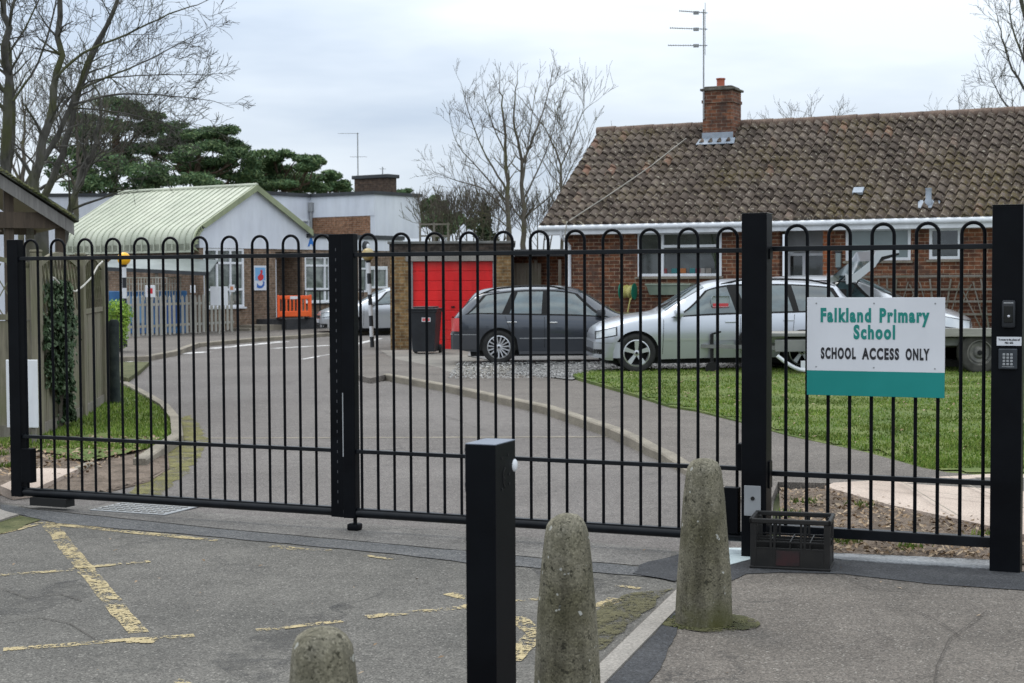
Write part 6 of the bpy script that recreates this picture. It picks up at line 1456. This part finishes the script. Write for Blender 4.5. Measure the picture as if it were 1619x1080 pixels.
pine('tall dark pine whose top stands behind the bare tree at left', 66, [(190, 172, 42, 14), (150, 190, 34, 12), (232, 192, 26, 12), (140, 212, 40, 14), (200, 205, 40, 14), (120, 238, 36, 16), (165, 240, 40, 16), (215, 238, 36, 15), (110, 268, 34, 16), (160, 272, 44, 16), (220, 270, 44, 18), (185, 292, 60, 12), (250, 285, 30, 16), (130, 292, 40, 10)], [(175, 420), (178, 330), (182, 250), (188, 190)], 1, 420)
pine('broad domed pine in the middle of the three behind the green roof', 70, [(310, 203, 34, 10), (345, 210, 28, 11), (280, 216, 26, 12), (315, 222, 40, 13), (365, 228, 26, 12), (262, 238, 26, 12), (300, 242, 40, 14), (345, 246, 40, 14), (385, 248, 24, 12), (270, 262, 34, 14), (325, 266, 38, 13), (372, 270, 32, 14), (300, 286, 40, 12), (350, 290, 44, 10), (398, 282, 22, 14)], [(312, 420), (312, 340), (310, 280), (316, 235)], 2, 420)
pine('lower spreading pine behind the ridge of the green roof', 74, [(432, 246, 24, 8), (468, 252, 26, 8), (415, 262, 26, 10), (450, 264, 34, 10), (488, 262, 22, 9), (500, 250, 12, 5), (425, 282, 34, 12), (470, 282, 34, 12), (440, 297, 44, 8), (405, 295, 26, 12)], [(450, 420), (450, 340), (448, 300), (452, 262)], 3, 380)
pine('small rounded pine beside the school chimney stack', 78, [(520, 276, 20, 7), (505, 286, 20, 9), (535, 288, 16, 8), (512, 298, 32, 8), (492, 300, 26, 8), (543, 297, 10, 6)], [(515, 420), (515, 340), (515, 290)], 4, 360)
pine('dark tree just right of the white upper block', 80, [(682, 318, 14, 7), (672, 332, 16, 10), (695, 330, 16, 10), (680, 350, 26, 14), (700, 356, 26, 14), (715, 345, 14, 10), (735, 352, 16, 10), (640, 304, 10, 4)], [(688, 420), (688, 360), (684, 325)], 5, 420)
def bushy(name, label, cat, c, rx, rz_, n, s, m, seed, group=None, stems=True):
    rnd = random.Random(seed); t = thing(name, label, cat, (c[0], c[1], 0), 0, group); fo = MB()
    for j in range(16):
        o = rv(rnd).normalized(); clump(fo, rnd, Vector((c[0]+o.x*rx*.5, c[1]+o.y*rx*.5, c[2]+o.z*rz_*.55)), rx*.5, rx*.5, rz_*.42, n//16, s)
    fo.build('foliage', m, t, world=True)
    st = MB()
    for j in range(9): st.tube([(c[0]+rnd.uniform(-.05, .05), c[1]+rnd.uniform(-.05, .05), 0), (c[0]+rnd.uniform(-1, 1)*rx*.6, c[1]+rnd.uniform(-1, 1)*rx*.6, c[2]+rz_*.3)], [.02, .006], 4)
    st.build('stems', M_bark2, t, world=True); return t
c = D(190, 515, 33.6); bushy('green_bush', 'bright yellow-green bush at the corner of the left verge', 'bush', (c.x-.05, 33.6, .72), .42, .62, 4200, .035, M_bush, 9)
c = D(768, 352, 60); t = thing('conifer', 'dark small conifer behind the bare shrubs over the garage', 'conifer', (c.x, 60, 0)); fo = MB(); rnd = random.Random(31)
for k in range(26):
    z = .8+k*.145; clump(fo, rnd, Vector((c.x+rnd.uniform(-.1, .1), 60, z)), .95*(1-k/30), .95*(1-k/30), .22, 90, .12)
fo.build('foliage', M_conif, t, world=True); MB().tube([(c.x, 60, 0), (c.x, 60, 4.2)], [.1, .02], 6).build('trunk', M_bark2, t, world=True)
# ivy on the middle fence panel
rnd = random.Random(14); iv = MB(); st = MB(); dd = (F1-F2); L_ = dd.length; dd.normalize(); nn = Vector((dd.y, -dd.x, 0))
for _ in range(9000):
    z = .12+1.55*rnd.random()**.8; w = .16+.55*max(0, min(1, (z-.35)/.6)) if z < 1.25 else .62*(1-(z-1.25)/.9); c0_ = .95-.15*z+.12*math.sin(z*5); x = c0_+rnd.gauss(0, w*.62)
    if not (0 < x < L_) : continue
    th = .03+.15*max(0, 1-abs(x-c0_)/(w*1.6+.01))*rnd.random()+.03*mnoise.noise(Vector((x*5, z*5, 0)))
    if mnoise.noise(Vector((x*4, z*4, 3))) < -.22 : continue
    p = F2+dd*x+nn*th+Vector((0, 0, z)); a = (nn+rv(rnd, .45)+Vector((0, 0, .35))).normalized(); b = a.orthogonal().normalized(); b.rotate(Matrix.Rotation(rnd.uniform(0, 6.28), 3, a)); e = a.cross(b); s = rnd.uniform(.018, .038)
    iv.add([p-b*s, p-b*s*.2+e*s*.85, p+b*s, p-b*s*.2-e*s*.85, p+a*s*.12], [(0, 4, 1), (1, 4, 2), (2, 4, 3), (3, 4, 0)])
t = thing('ivy_plant', 'dark ivy climbing up the middle timber fence panel', 'ivy', (F2+dd*.9), 0); iv.build('leaves', M_ivy, t, world=True)
for k in range(8): st.tube([F2+dd*(.85+.03*k)+nn*.03+Vector((0, 0, 0)), F2+dd*(.75+.06*k)+nn*.04+Vector((0, 0, .7)), F2+dd*(.5+.12*k)+nn*.04+Vector((0, 0, 1.5))], [.012, .008, .004], 5)
st.build('stems', M_bark2, t, world=True)
